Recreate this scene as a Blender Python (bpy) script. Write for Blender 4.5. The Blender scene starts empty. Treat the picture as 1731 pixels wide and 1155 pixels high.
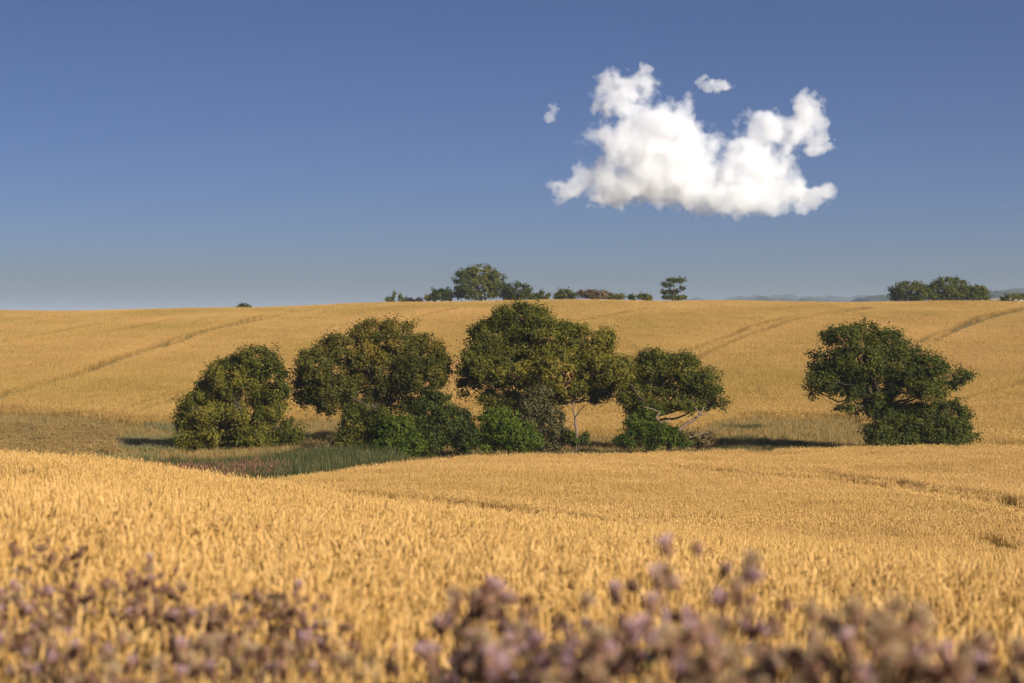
import bpy, bmesh, math, random
import numpy as np
from mathutils import Vector

random.seed(7)
RNG = np.random.default_rng(11)
SC = bpy.context.scene
COL = SC.collection

# ------------------------------------------------------------------ camera
FPX, HORIZON, CX = 3366.0, 545.0, 865.5          # measured on the 1731 px wide photograph
cam = bpy.data.cameras.new('camera')
cam.sensor_width = 36.0
cam.lens = 70.0
cam.clip_start = 0.1
cam.clip_end = 40000
cam.dof.use_dof = True
cam.dof.focus_distance = 110.0
cam.dof.aperture_fstop = 3.2
cam_o = bpy.data.objects.new('camera', cam)
cam_o.location = (0, 0, 0)
cam_o.rotation_euler = (math.pi / 2 - math.atan((577.5 - HORIZON) / FPX), 0, 0)
COL.objects.link(cam_o)
SC.camera = cam_o

# ------------------------------------------------------------------ sky and sun
SUN_EL, SUN_AZ = math.radians(24), math.radians(138)     # azimuth clockwise from +Y: right, a little behind the camera
world = bpy.data.worlds.new('World')
SC.world = world
world.use_nodes = True
wn, wl = world.node_tree.nodes, world.node_tree.links
wn.clear()
wout = wn.new('ShaderNodeOutputWorld')
wbg = wn.new('ShaderNodeBackground')
wbg.inputs['Strength'].default_value = 0.077
sky = wn.new('ShaderNodeTexSky')
sky.sky_type = 'NISHITA'
sky.sun_disc = False
sky.sun_elevation = SUN_EL
sky.sun_rotation = SUN_AZ
sky.air_density = 1.0
sky.dust_density = 8.0
sky.ozone_density = 3.0
wtc = wn.new('ShaderNodeTexCoord')
wmul = wn.new('ShaderNodeVectorMath'); wmul.operation = 'MULTIPLY'
wmul.inputs[1].default_value = (1, 1, 4.0)              # a shallow clear-air layer: the blue deepens quickly above the horizon
wadd = wn.new('ShaderNodeVectorMath'); wadd.operation = 'ADD'
wadd.inputs[1].default_value = (0, 0, 0.02)
wnor = wn.new('ShaderNodeVectorMath'); wnor.operation = 'NORMALIZE'
wl.new(wtc.outputs['Generated'], wmul.inputs[0])
wl.new(wmul.outputs[0], wadd.inputs[0])
wl.new(wadd.outputs[0], wnor.inputs[0])
wl.new(wnor.outputs[0], sky.inputs['Vector'])
whs = wn.new('ShaderNodeHueSaturation')
whs.inputs['Saturation'].default_value = 1.24
whs.inputs['Hue'].default_value = 0.514
wl.new(sky.outputs[0], whs.inputs['Color'])
wl.new(whs.outputs[0], wbg.inputs['Color'])
wl.new(wbg.outputs[0], wout.inputs['Surface'])

sun = bpy.data.lights.new('sun', 'SUN')
sun.energy = 3.7
sun.angle = math.radians(0.8)
sun.color = (1.0, 0.94, 0.85)
sun_o = bpy.data.objects.new('sun', sun)
sdir = Vector((math.sin(SUN_AZ) * math.cos(SUN_EL), math.cos(SUN_AZ) * math.cos(SUN_EL), math.sin(SUN_EL)))
sun_o.rotation_euler = sdir.to_track_quat('Z', 'Y').to_euler()
sun_o.location = (60, -60, 60)
COL.objects.link(sun_o)

SC.view_settings.view_transform = 'Standard'
SC.view_settings.look = 'None'
SC.view_settings.exposure = 1.0
SC.view_settings.gamma = 1.0
SC.view_settings.use_curve_mapping = False
SC.render.engine = 'CYCLES'
cy = SC.cycles
cy.use_denoising = True
cy.max_bounces = 14
cy.diffuse_bounces = 3
cy.glossy_bounces = 2
cy.transmission_bounces = 4
cy.transparent_max_bounces = 8
cy.volume_bounces = 12
cy.volume_step_rate = 1.0
cy.volume_max_steps = 256
cy.use_adaptive_sampling = True
cy.adaptive_threshold = 0.02

# ------------------------------------------------------------------ helpers
def tag(o, label=None, cat=None, group=None, kind=None):
    if label: o['label'] = label
    if cat: o['category'] = cat
    if group: o['group'] = group
    if kind: o['kind'] = kind
    return o

def link(name, me, parent=None, mat=None):
    o = bpy.data.objects.new(name, me)
    COL.objects.link(o)
    if parent is not None: o.parent = parent
    if mat is not None and me is not None: me.materials.append(mat)
    return o

def empty(name, loc):
    o = bpy.data.objects.new(name, None)
    o.empty_display_size = 0.3
    o.location = loc
    COL.objects.link(o)
    return o

def build_mesh(name, V, quads=None, tris=None, col=None, smooth=False):
    V = np.asarray(V, np.float32)
    me = bpy.data.meshes.new(name)
    nq = 0 if quads is None else len(quads)
    nt = 0 if tris is None else len(tris)
    idx = []
    if nq: idx.append(np.asarray(quads, np.int32).ravel())
    if nt: idx.append(np.asarray(tris, np.int32).ravel())
    idx = np.concatenate(idx)
    me.vertices.add(len(V))
    me.vertices.foreach_set('co', V.ravel())
    me.loops.add(len(idx))
    me.loops.foreach_set('vertex_index', idx)
    me.polygons.add(nq + nt)
    starts = np.concatenate([np.arange(nq) * 4, nq * 4 + np.arange(nt) * 3]).astype(np.int32)
    me.polygons.foreach_set('loop_start', starts)
    if smooth:
        me.polygons.foreach_set('use_smooth', np.ones(nq + nt, bool))
    if col is not None:
        at = me.attributes.new('tone', 'FLOAT', 'POINT')
        at.data.foreach_set('value', np.asarray(col, np.float32))
    me.update(calc_edges=True)
    return me

class Geo:
    """collects vertices, quads, triangles and a tone per vertex"""
    def __init__(s): s.V = []; s.Q = []; s.T = []; s.C = []; s.n = 0
    def add(s, V, quads=None, tris=None, tone=0.5):
        V = np.asarray(V, np.float32).reshape(-1, 3)
        if quads is not None and len(quads): s.Q.append(np.asarray(quads, np.int32).reshape(-1, 4) + s.n)
        if tris is not None and len(tris): s.T.append(np.asarray(tris, np.int32).reshape(-1, 3) + s.n)
        s.V.append(V)
        s.C.append(np.broadcast_to(np.asarray(tone, np.float32), (len(V),)).copy())
        s.n += len(V)
    def mesh(s, name, smooth=False):
        return build_mesh(name, np.concatenate(s.V), np.concatenate(s.Q) if s.Q else None,
                          np.concatenate(s.T) if s.T else None, np.concatenate(s.C), smooth)

def unit(v): return v / np.maximum(np.linalg.norm(v, axis=-1, keepdims=True), 1e-9)

def add_tube(g, pts, radii, sides=6, tone=0.5, cap=True):
    pts = np.asarray(pts, float); n = len(pts)
    t = unit(np.gradient(pts, axis=0))
    ref = np.array([0.31, 0.95, 0.05]) if abs(t[0][1]) < 0.8 else np.array([1.0, 0.1, 0.2])
    a = unit(np.cross(t, ref)); b = np.cross(t, a)
    ang = np.linspace(0, 2 * np.pi, sides, endpoint=False)
    r = np.asarray(radii, float)[:, None, None]
    V = pts[:, None, :] + r * (np.cos(ang)[None, :, None] * a[:, None, :] + np.sin(ang)[None, :, None] * b[:, None, :])
    q = []
    for i in range(n - 1):
        for k in range(sides):
            k2 = (k + 1) % sides
            q.append((i * sides + k, i * sides + k2, (i + 1) * sides + k2, (i + 1) * sides + k))
    g.add(V.reshape(-1, 3), quads=q, tone=tone)

def curve_pts(p0, p1, n, bend, rng):
    """a slightly wandering path between two points"""
    p0, p1 = np.asarray(p0, float), np.asarray(p1, float)
    t = np.linspace(0, 1, n)[:, None]
    L = np.linalg.norm(p1 - p0)
    off = rng.normal(0, 1, 3) * bend * L
    wig = rng.normal(0, 1, (n, 3)) * 0.02 * L
    wig[0] = wig[-1] = 0
    return p0 + (p1 - p0) * t + off * (np.sin(np.pi * t)) + wig

# ------------------------------------------------------------------ materials
def nodes_of(m):
    m.use_nodes = True
    nt = m.node_tree
    nt.nodes.clear()
    return nt, nt.nodes, nt.links

def ramp(N, stops):
    r = N.new('ShaderNodeValToRGB')
    e = r.color_ramp.elements
    while len(e) < len(stops): e.new(0.5)
    for i, (p, c) in enumerate(stops):
        e[i].position = p
        e[i].color = (*c, 1)
    return r

def plant_mat(name, stops, trans=0.25, rough=0.6, spec=0.25, patch=None, patch_scale=0.02, patch_mix=0.5, trans_tint=(1.15, 1.1, 0.6)):
    """tone attribute -> colour; optional slow world-position variation; light passes through thin blades and leaves"""
    m = bpy.data.materials.new(name)
    nt, N, L = nodes_of(m)
    out = N.new('ShaderNodeOutputMaterial')
    at = N.new('ShaderNodeAttribute'); at.attribute_name = 'tone'
    r = ramp(N, stops)
    L.new(at.outputs['Fac'], r.inputs[0])
    c = r.outputs[0]
    if patch:
        geo = N.new('ShaderNodeNewGeometry')
        no = N.new('ShaderNodeTexNoise')
        no.inputs['Scale'].default_value = patch_scale
        no.inputs['Detail'].default_value = 4
        L.new(geo.outputs['Position'], no.inputs['Vector'])
        mr = N.new('ShaderNodeMapRange')
        mr.inputs['From Min'].default_value = 0.38; mr.inputs['From Max'].default_value = 0.66
        mr.inputs['To Max'].default_value = patch_mix
        L.new(no.outputs['Fac'], mr.inputs['Value'])
        mx = N.new('ShaderNodeMix'); mx.data_type = 'RGBA'; mx.blend_type = 'MULTIPLY'
        L.new(mr.outputs[0], mx.inputs['Factor'])
        L.new(c, mx.inputs['A'])
        mx.inputs['B'].default_value = (*patch, 1)
        c = mx.outputs['Result']
    p = N.new('ShaderNodeBsdfPrincipled')
    p.inputs['Roughness'].default_value = rough
    p.inputs['Specular IOR Level'].default_value = spec
    L.new(c, p.inputs['Base Color'])
    if trans > 0:
        tr = N.new('ShaderNodeBsdfTranslucent')
        tm = N.new('ShaderNodeMix'); tm.data_type = 'RGBA'; tm.blend_type = 'MULTIPLY'
        tm.inputs['Factor'].default_value = 1
        L.new(c, tm.inputs['A']); tm.inputs['B'].default_value = (*trans_tint, 1)
        L.new(tm.outputs['Result'], tr.inputs['Color'])
        ms = N.new('ShaderNodeMixShader'); ms.inputs[0].default_value = trans
        L.new(p.outputs[0], ms.inputs[1]); L.new(tr.outputs[0], ms.inputs[2])
        L.new(ms.outputs[0], out.inputs['Surface'])
    else:
        L.new(p.outputs[0], out.inputs['Surface'])
    return m

def noise_mat(name, stops, scale, detail=5, rough=0.9, bump=0.0, bump_scale=None, dist=0.1):
    m = bpy.data.materials.new(name)
    nt, N, L = nodes_of(m)
    out = N.new('ShaderNodeOutputMaterial')
    geo = N.new('ShaderNodeNewGeometry')
    no = N.new('ShaderNodeTexNoise')
    no.inputs['Scale'].default_value = scale; no.inputs['Detail'].default_value = detail
    L.new(geo.outputs['Position'], no.inputs['Vector'])
    r = ramp(N, stops)
    L.new(no.outputs['Fac'], r.inputs[0])
    p = N.new('ShaderNodeBsdfPrincipled')
    p.inputs['Roughness'].default_value = rough
    p.inputs['Specular IOR Level'].default_value = 0.2
    L.new(r.outputs[0], p.inputs['Base Color'])
    if bump:
        n2 = N.new('ShaderNodeTexNoise')
        n2.inputs['Scale'].default_value = bump_scale or scale * 4; n2.inputs['Detail'].default_value = 6
        L.new(geo.outputs['Position'], n2.inputs['Vector'])
        b = N.new('ShaderNodeBump'); b.inputs['Strength'].default_value = bump; b.inputs['Distance'].default_value = dist
        L.new(n2.outputs['Fac'], b.inputs['Height'])
        L.new(b.outputs[0], p.inputs['Normal'])
    L.new(p.outputs[0], out.inputs['Surface'])
    return m

WHEAT_STOPS = [(0.0, (0.19, 0.122, 0.030)), (0.3, (0.42, 0.248, 0.066)), (0.6, (0.63, 0.368, 0.108)), (1.0, (0.78, 0.49, 0.18))]
M = {}
M['soil'] = noise_mat('stubbly soil', [(0.3, (0.16, 0.11, 0.05)), (0.55, (0.26, 0.18, 0.08)), (0.75, (0.20, 0.17, 0.07))], 0.35, 8, bump=0.6, bump_scale=6)
M['wheat'] = plant_mat('ripe wheat', WHEAT_STOPS, 0.22, 0.55, 0.3, patch=(0.80, 0.84, 0.62), patch_scale=0.045, patch_mix=0.55, trans_tint=(1.0, 0.85, 0.6))
M['hill_wheat'] = plant_mat('ripe wheat on the hill', [(p, (c[0] * 0.88, c[1] * 0.885, c[2] * 0.84)) for p, c in WHEAT_STOPS], 0.22, 0.6, 0.2,
                            patch=(0.76, 0.83, 0.60), patch_scale=0.03, patch_mix=0.75, trans_tint=(1.0, 0.85, 0.6))
M['bark'] = noise_mat('grey brown bark', [(0.3, (0.032, 0.024, 0.016)), (0.7, (0.085, 0.060, 0.038))], 6, 6, bump=0.8, bump_scale=18, dist=0.03)
M['pale_bark'] = noise_mat('weathered pale wood', [(0.3, (0.10, 0.07, 0.045)), (0.7, (0.22, 0.15, 0.10))], 5, 6, bump=0.5, bump_scale=25, dist=0.02)
def leaf(name, a, b, c, trans=0.32): return plant_mat(name, [(0, a), (0.5, b), (1, c)], trans, 0.6, 0.12)
M['oak'] = leaf('oak leaves', (0.040, 0.047, 0.008), (0.100, 0.100, 0.013), (0.20, 0.165, 0.022))
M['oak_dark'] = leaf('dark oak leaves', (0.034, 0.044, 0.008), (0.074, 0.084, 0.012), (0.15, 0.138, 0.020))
M['oak_warm'] = leaf('warm tinted oak leaves', (0.038, 0.042, 0.008), (0.088, 0.086, 0.013), (0.23, 0.15, 0.024))
M['green'] = leaf('fresh green leaves', (0.036, 0.058, 0.006), (0.072, 0.100, 0.009), (0.12, 0.15, 0.016))
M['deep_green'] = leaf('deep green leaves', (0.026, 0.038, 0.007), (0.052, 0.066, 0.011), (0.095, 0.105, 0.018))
M['grey_green'] = leaf('greyish leaves', (0.045, 0.044, 0.016), (0.092, 0.084, 0.030), (0.16, 0.135, 0.05))
M['brown_twig'] = leaf('brown weedy leaves', (0.07, 0.045, 0.022), (0.13, 0.085, 0.035), (0.16, 0.13, 0.045), 0.15)
M['plum'] = leaf('plum coloured leaves', (0.03, 0.015, 0.02), (0.06, 0.03, 0.035), (0.09, 0.05, 0.05))
M['pale_green'] = leaf('pale green leaves', (0.07, 0.085, 0.03), (0.12, 0.14, 0.045), (0.17, 0.19, 0.06))
M['reed'] = plant_mat('reed blades', [(0, (0.034, 0.042, 0.011)), (0.5, (0.080, 0.088, 0.022)), (0.8, (0.19, 0.16, 0.055)), (0.86, (0.22, 0.10, 0.055)), (1, (0.32, 0.18, 0.09))], 0.3, 0.5)
M['grass'] = plant_mat('meadow grass', [(0, (0.06, 0.075, 0.02)), (0.35, (0.18, 0.14, 0.040)), (0.7, (0.38, 0.235, 0.078)), (1, (0.50, 0.33, 0.13))], 0.25, 0.6)
M['weed'] = plant_mat('flowering weed', [(0, (0.09, 0.09, 0.028)), (0.5, (0.19, 0.17, 0.06)), (0.85, (0.28, 0.22, 0.09)), (0.9, (0.40, 0.36, 0.22)), (1, (0.52, 0.47, 0.32))], 0.2, 0.6)
M['dry'] = plant_mat('dry verge grass', [(0, (0.13, 0.10, 0.035)), (0.3, (0.27, 0.17, 0.07)), (0.6, (0.46, 0.30, 0.12)), (0.85, (0.60, 0.42, 0.20)), (1, (0.25, 0.14, 0.08))], 0.25, 0.6)
M['thistle_stem'] = plant_mat('thistle stems', [(0, (0.10, 0.085, 0.035)), (0.5, (0.19, 0.12, 0.06)), (1, (0.28, 0.18, 0.09))], 0.0, 0.6)
M['thistle_leaf'] = plant_mat('thistle leaves', [(0, (0.05, 0.08, 0.02)), (0.5, (0.13, 0.13, 0.04)), (1, (0.30, 0.19, 0.08))], 0.25, 0.6)
M['bract'] = plant_mat('thistle bracts', [(0, (0.085, 0.042, 0.030)), (0.5, (0.20, 0.10, 0.062)), (1, (0.32, 0.18, 0.10))], 0.0, 0.7)
M['floret'] = plant_mat('lilac florets', [(0, (0.34, 0.18, 0.20)), (0.6, (0.52, 0.32, 0.34)), (1, (0.66, 0.48, 0.44))], 0.3, 0.7, trans_tint=(1, 1, 1))
M['fluff'] = plant_mat('tan seed fluff', [(0, (0.30, 0.19, 0.10)), (0.6, (0.52, 0.36, 0.20)), (1, (0.66, 0.50, 0.32))], 0.35, 0.8, trans_tint=(1, 1, 1))
M['far_wood'] = noise_mat('distant woodland', [(0.35, (0.030, 0.042, 0.018)), (0.65, (0.065, 0.075, 0.028))], 0.02, 6)
M['far_field'] = noise_mat('distant stubble', [(0.35, (0.42, 0.32, 0.16)), (0.65, (0.5, 0.38, 0.2))], 0.01, 4)

# ------------------------------------------------------------------ terrain
RK = np.array([-60, 0, 5, 10, 20, 25, 30, 35, 40, 45, 50, 65, 80, 95, 110, 130, 150, 170, 200, 250, 300, 340, 380, 450, 600, 1000, 1500, 30000], float)
UK = np.array([-600, 0, 430, 866, 1300, 1731, 2300], float)
AK = (UK - CX) / FPX
ROWS = {
    0:    [-1.4, -1.65, -1.75, -1.95, -2.50, -2.80, -3.10, -3.33, -3.60, -3.90, -4.40, -5.90, -7.20, -7.70, -7.75, -7.7, -7.5, -6.9, -5.4, -2.8, -0.4, 1.0, 1.2, 0.0, -7, -20, -28, -28],
    430:  [-1.4, -1.65, -1.78, -2.05, -2.75, -3.08, -3.40, -3.68, -4.08, -4.60, -5.20, -6.55, -7.30, -7.80, -7.90, -7.8, -7.6, -6.9, -5.3, -2.4, 0.2, 1.65, 1.9, 0.8, -6, -20, -28, -28],
    866:  [-1.4, -1.65, -1.80, -2.10, -2.90, -3.29, -3.70, -4.18, -4.75, -5.30, -5.80, -6.65, -7.30, -7.75, -7.95, -7.9, -7.6, -6.8, -5.0, -1.7, 1.3, 2.85, 3.1, 2.0, -5, -20, -28, -28],
    1300: [-1.4, -1.65, -1.82, -2.15, -3.10, -3.55, -4.05, -4.68, -5.20, -5.60, -5.95, -6.65, -7.20, -7.60, -7.85, -7.9, -7.6, -6.8, -5.0, -1.7, 1.2, 2.65, 2.9, 1.8, -5, -20, -28, -28],
    1731: [-1.4, -1.65, -1.85, -2.22, -3.27, -3.82, -4.45, -4.95, -5.35, -5.70, -5.95, -6.60, -7.15, -7.60, -7.90, -7.9, -7.6, -6.9, -5.2, -2.0, 1.0, 2.6, 2.9, 1.8, -5, -20, -28, -28],
}
ROWS[-600] = ROWS[0]
ROWS[2300] = ROWS[1731]
ZT = np.array([ROWS[int(u)] for u in UK])

def hermite(xk, yk, x):
    """cubic interpolation with limited slopes, yk[..., k] along the last axis"""
    h = np.diff(xk); s = np.diff(yk, axis=-1) / h
    m = np.empty_like(yk)
    m[..., 1:-1] = np.where(s[..., 1:] * s[..., :-1] > 0, 2 * s[..., 1:] * s[..., :-1] / (s[..., 1:] + s[..., :-1] + 1e-12 * np.sign(s[..., 1:] + 1e-15)), 0)
    m[..., 0] = s[..., 0]; m[..., -1] = s[..., -1]
    i = np.clip(np.searchsorted(xk, x) - 1, 0, len(xk) - 2)
    t = (x - xk[i]) / h[i]
    return ((1 + 2 * t) * (1 - t) ** 2 * yk[..., i] + t * (1 - t) ** 2 * h[i] * m[..., i]
            + t * t * (3 - 2 * t) * yk[..., i + 1] + t * t * (t - 1) * h[i] * m[..., i + 1])

WR = np.linspace(np.arcsinh(-60 / 4), np.arcsinh(30000 / 4), 1500)
RF = 4 * np.sinh(WR)
ZA = hermite(RK, ZT, RF)                                 # columns x fine distances
AF = np.linspace(AK[0], AK[-1], 400)
ZF = hermite(AK, np.ascontiguousarray(ZA.T), AF).T       # fine angle x fine distance

def ground(x, y):
    x = np.asarray(x, float); y = np.asarray(y, float)
    a = np.clip(x / np.maximum(y, 8), AF[0], AF[-1] - 1e-6)
    w = np.clip(np.arcsinh(y / 4), WR[0], WR[-1] - 1e-6)
    fa = (a - AF[0]) / (AF[1] - AF[0]); fw = (w - WR[0]) / (WR[1] - WR[0])
    ia = np.minimum(fa.astype(int), len(AF) - 2); iw = np.minimum(fw.astype(int), len(WR) - 2)
    ta = fa - ia; tw = fw - iw
    z = (ZF[ia, iw] * (1 - ta) * (1 - tw) + ZF[ia + 1, iw] * ta * (1 - tw) + ZF[ia, iw + 1] * (1 - ta) * tw + ZF[ia + 1, iw + 1] * ta * tw)
    k = np.clip(y / 60, 0, 1)
    return z + k * 0.10 * (np.sin(x * 0.19 + y * 0.07 + 1.3) + np.sin(y * 0.16 - x * 0.11)) + 0.02 * np.sin(x * 0.9 + 0.4) * np.sin(y * 0.7)

def normal(x, y, e=0.6):
    dx = (ground(x + e, y) - ground(x - e, y)) / (2 * e)
    dy = (ground(x, y + e) - ground(x, y - e)) / (2 * e)
    return dx, dy

def hit(u, v, rmin=4.0, rmax=420.0, top=0.75):
    """where the sight line through a photo pixel first meets the crop surface"""
    a = (u - CX) / FPX; d = (v - HORIZON) / FPX
    r = np.linspace(rmin, rmax, 4000)
    ds = -(ground(a * r, r) + top) / r
    k = np.where(ds <= d)[0]
    if len(k) == 0: k = [np.argmin(ds)]
    return a * r[k[0]], r[k[0]]

def at(u, v, r):
    """point at distance r behind a photo pixel"""
    return np.array([(u - CX) / FPX * r, r, -(v - HORIZON) / FPX * r])

def terrain():
    tx = np.linspace(-9.0, 9.0, 420)
    xs = 2 * np.sinh(tx)
    ty = np.linspace(np.arcsinh(-60 / 2), np.arcsinh(16000 / 2), 340)
    ys = 2 * np.sinh(ty)
    X, Y = np.meshgrid(xs, ys)
    Z = ground(X, Y)
    V = np.stack([X, Y, Z], -1).reshape(-1, 3)
    ny, nx = X.shape
    i = np.arange(ny - 1)[:, None] * nx + np.arange(nx - 1)[None, :]
    q = np.stack([i, i + 1, i + nx + 1, i + nx], -1).reshape(-1, 4)
    o = link('ground', build_mesh('ground', V, quads=q, smooth=True), mat=M['soil'])
    tag(o, 'rolling farmland soil under the wheat fields and the rough meadow', 'ground', kind='structure')
terrain()

# far hills: low wooded ridges seen over the crest of the field
def far_ridge(name, label, dist, prof, depth, bump, period, seed, mat, kind='structure', floor=-60):
    rng = np.random.default_rng(seed)
    us = np.array([p[0] for p in prof], float); vs = np.array([p[1] for p in prof], float)
    x0, x1 = (us[0] - CX) / FPX * dist, (us[-1] - CX) / FPX * dist
    n = int((x1 - x0) / (period / 4)); m = 16
    x = np.linspace(x0, x1, n)
    top = -(np.interp(x / dist * FPX + CX, us, vs) - HORIZON) / FPX * dist
    t = np.linspace(-1, 1, m)
    shape = np.cos(t * np.pi / 2) ** 0.8
    X = np.repeat(x[None, :], m, 0) + rng.normal(0, period * 0.08, (m, n))
    Y = dist + t[:, None] * depth + rng.normal(0, period * 0.2, (m, n))
    ph = rng.uniform(0, 6.28, 12); fr = rng.uniform(0.4, 2.4, 12) * 2 * np.pi / (period * 2.5)
    lump = sum(np.sin(x[None, :] * fr[k] + ph[k] + t[:, None] * 5 * (k % 3)) for k in range(12)) / 4
    lump = lump + rng.uniform(-1, 1, (m, n)) * 0.7
    Z = floor + (top[None, :] - bump - floor) * shape[:, None] + lump * bump * np.clip(shape[:, None] * 2, 0, 1)
    V = np.stack([X, Y, Z], -1).reshape(-1, 3)
    i = np.arange(m - 1)[:, None] * n + np.arange(n - 1)[None, :]
    q = np.stack([i, i + 1, i + n + 1, i + n], -1).reshape(-1, 4)
    o = link(name, build_mesh(name, V, quads=q), mat=mat)
    tag(o, label, 'hill', kind=kind)
far_ridge('hill', 'farthest pale blue ridge on the horizon', 5000, [(900, 535), (1100, 516), (1170, 503), (1215, 504), (1245, 499), (1290, 497), (1340, 498), (1420, 501), (1480, 499), (1560, 503), (1650, 497), (1731, 492), (1900, 498), (2200, 515)], 700, 5, 36, 1, M['far_wood'])
far_ridge('hill', 'wooded blue grey ridge in the middle distance', 3400, [(1080, 545), (1200, 511), (1240, 505), (1270, 502), (1330, 503), (1400, 505), (1430, 507), (1500, 503), (1640, 500), (1680, 490), (1731, 486), (1900, 492), (2200, 520)], 500, 4, 22, 2, M['far_wood'])
far_ridge('hill', 'nearer wooded rise beside the clump of dark trees', 2300, [(1430, 530), (1444, 507), (1456, 499), (1480, 496), (1520, 499), (1580, 505), (1640, 502), (1665, 490), (1690, 491), (1760, 494), (1900, 500), (2100, 530)], 260, 3, 14, 3, M['far_wood'])
far_ridge('hill', 'pale distant stubble field at the right edge', 1500, [(1640, 520), (1675, 504), (1700, 502.5), (1760, 502), (1850, 507), (2000, 525)], 160, 0.2, 30, 4, M['far_field'])

# ------------------------------------------------------------------ instanced ground cover ("stuff")
def proto_collection(name, meshes, mat):
    c = bpy.data.collections.new(name)
    for i, me in enumerate(meshes):
        if not me.materials: me.materials.append(mat)
        o = bpy.data.objects.new('%s_%02d' % (name, i), me)
        c.objects.link(o)
    return c

def scatter_group(coll):
    ng = bpy.data.node_groups.new('scatter ' + coll.name, 'GeometryNodeTree')
    ng.interface.new_socket('Geometry', in_out='INPUT', socket_type='NodeSocketGeometry')
    ng.interface.new_socket('Geometry', in_out='OUTPUT', socket_type='NodeSocketGeometry')
    N, L = ng.nodes, ng.links
    gi, go = N.new('NodeGroupInput'), N.new('NodeGroupOutput')
    ci = N.new('GeometryNodeCollectionInfo')
    ci.inputs['Collection'].default_value = coll
    ci.inputs['Separate Children'].default_value = True
    ci.inputs['Reset Children'].default_value = True
    ip = N.new('GeometryNodeInstanceOnPoints')
    ip.inputs['Pick Instance'].default_value = True
    def named(n, t):
        a = N.new('GeometryNodeInputNamedAttribute'); a.data_type = t
        a.inputs['Name'].default_value = n
        return a.outputs['Attribute']
    e2r = N.new('FunctionNodeEulerToRotation')
    L.new(named('rot', 'FLOAT_VECTOR'), e2r.inputs[0])
    L.new(e2r.outputs[0], ip.inputs['Rotation'])
    L.new(named('scl', 'FLOAT_VECTOR'), ip.inputs['Scale'])
    L.new(named('idx', 'INT'), ip.inputs['Instance Index'])
    L.new(gi.outputs[0], ip.inputs['Points'])
    L.new(ci.outputs[0], ip.inputs['Instance'])
    L.new(ip.outputs[0], go.inputs[0])
    return ng

def scatter(name, label, cat, coll, nvar, P, rz, scl, seed=0, tilt=True):
    """P: n x 2 ground positions"""
    rng = np.random.default_rng(seed)
    n = len(P)
    x, y = P[:, 0], P[:, 1]
    me = bpy.data.meshes.new(name)
    me.vertices.add(n)
    me.vertices.foreach_set('co', np.stack([x, y, ground(x, y)], -1).astype(np.float32).ravel())
    dx, dy = normal(x, y)
    if not tilt: dx = dx * 0; dy = dy * 0
    # euler XYZ: spin about the local up axis first, then lean to the slope (small angles)
    c, s = np.cos(rz), np.sin(rz)
    gx, gy = dx * c + dy * s, -dx * s + dy * c           # slope in the spun frame
    R = np.stack([np.arctan(gy), -np.arctan(gx), rz], -1)
    a = me.attributes.new('rot', 'FLOAT_VECTOR', 'POINT'); a.data.foreach_set('vector', R.astype(np.float32).ravel())
    a = me.attributes.new('scl', 'FLOAT_VECTOR', 'POINT'); a.data.foreach_set('vector', np.asarray(scl, np.float32).ravel())
    a = me.attributes.new('idx', 'INT', 'POINT'); a.data.foreach_set('value', rng.integers(0, nvar, n).astype(np.int32))
    o = link(name, me)
    md = o.modifiers.new('scatter', 'NODES')
    md.node_group = scatter_group(coll)
    tag(o, label, cat, kind='stuff')
    return o

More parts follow.
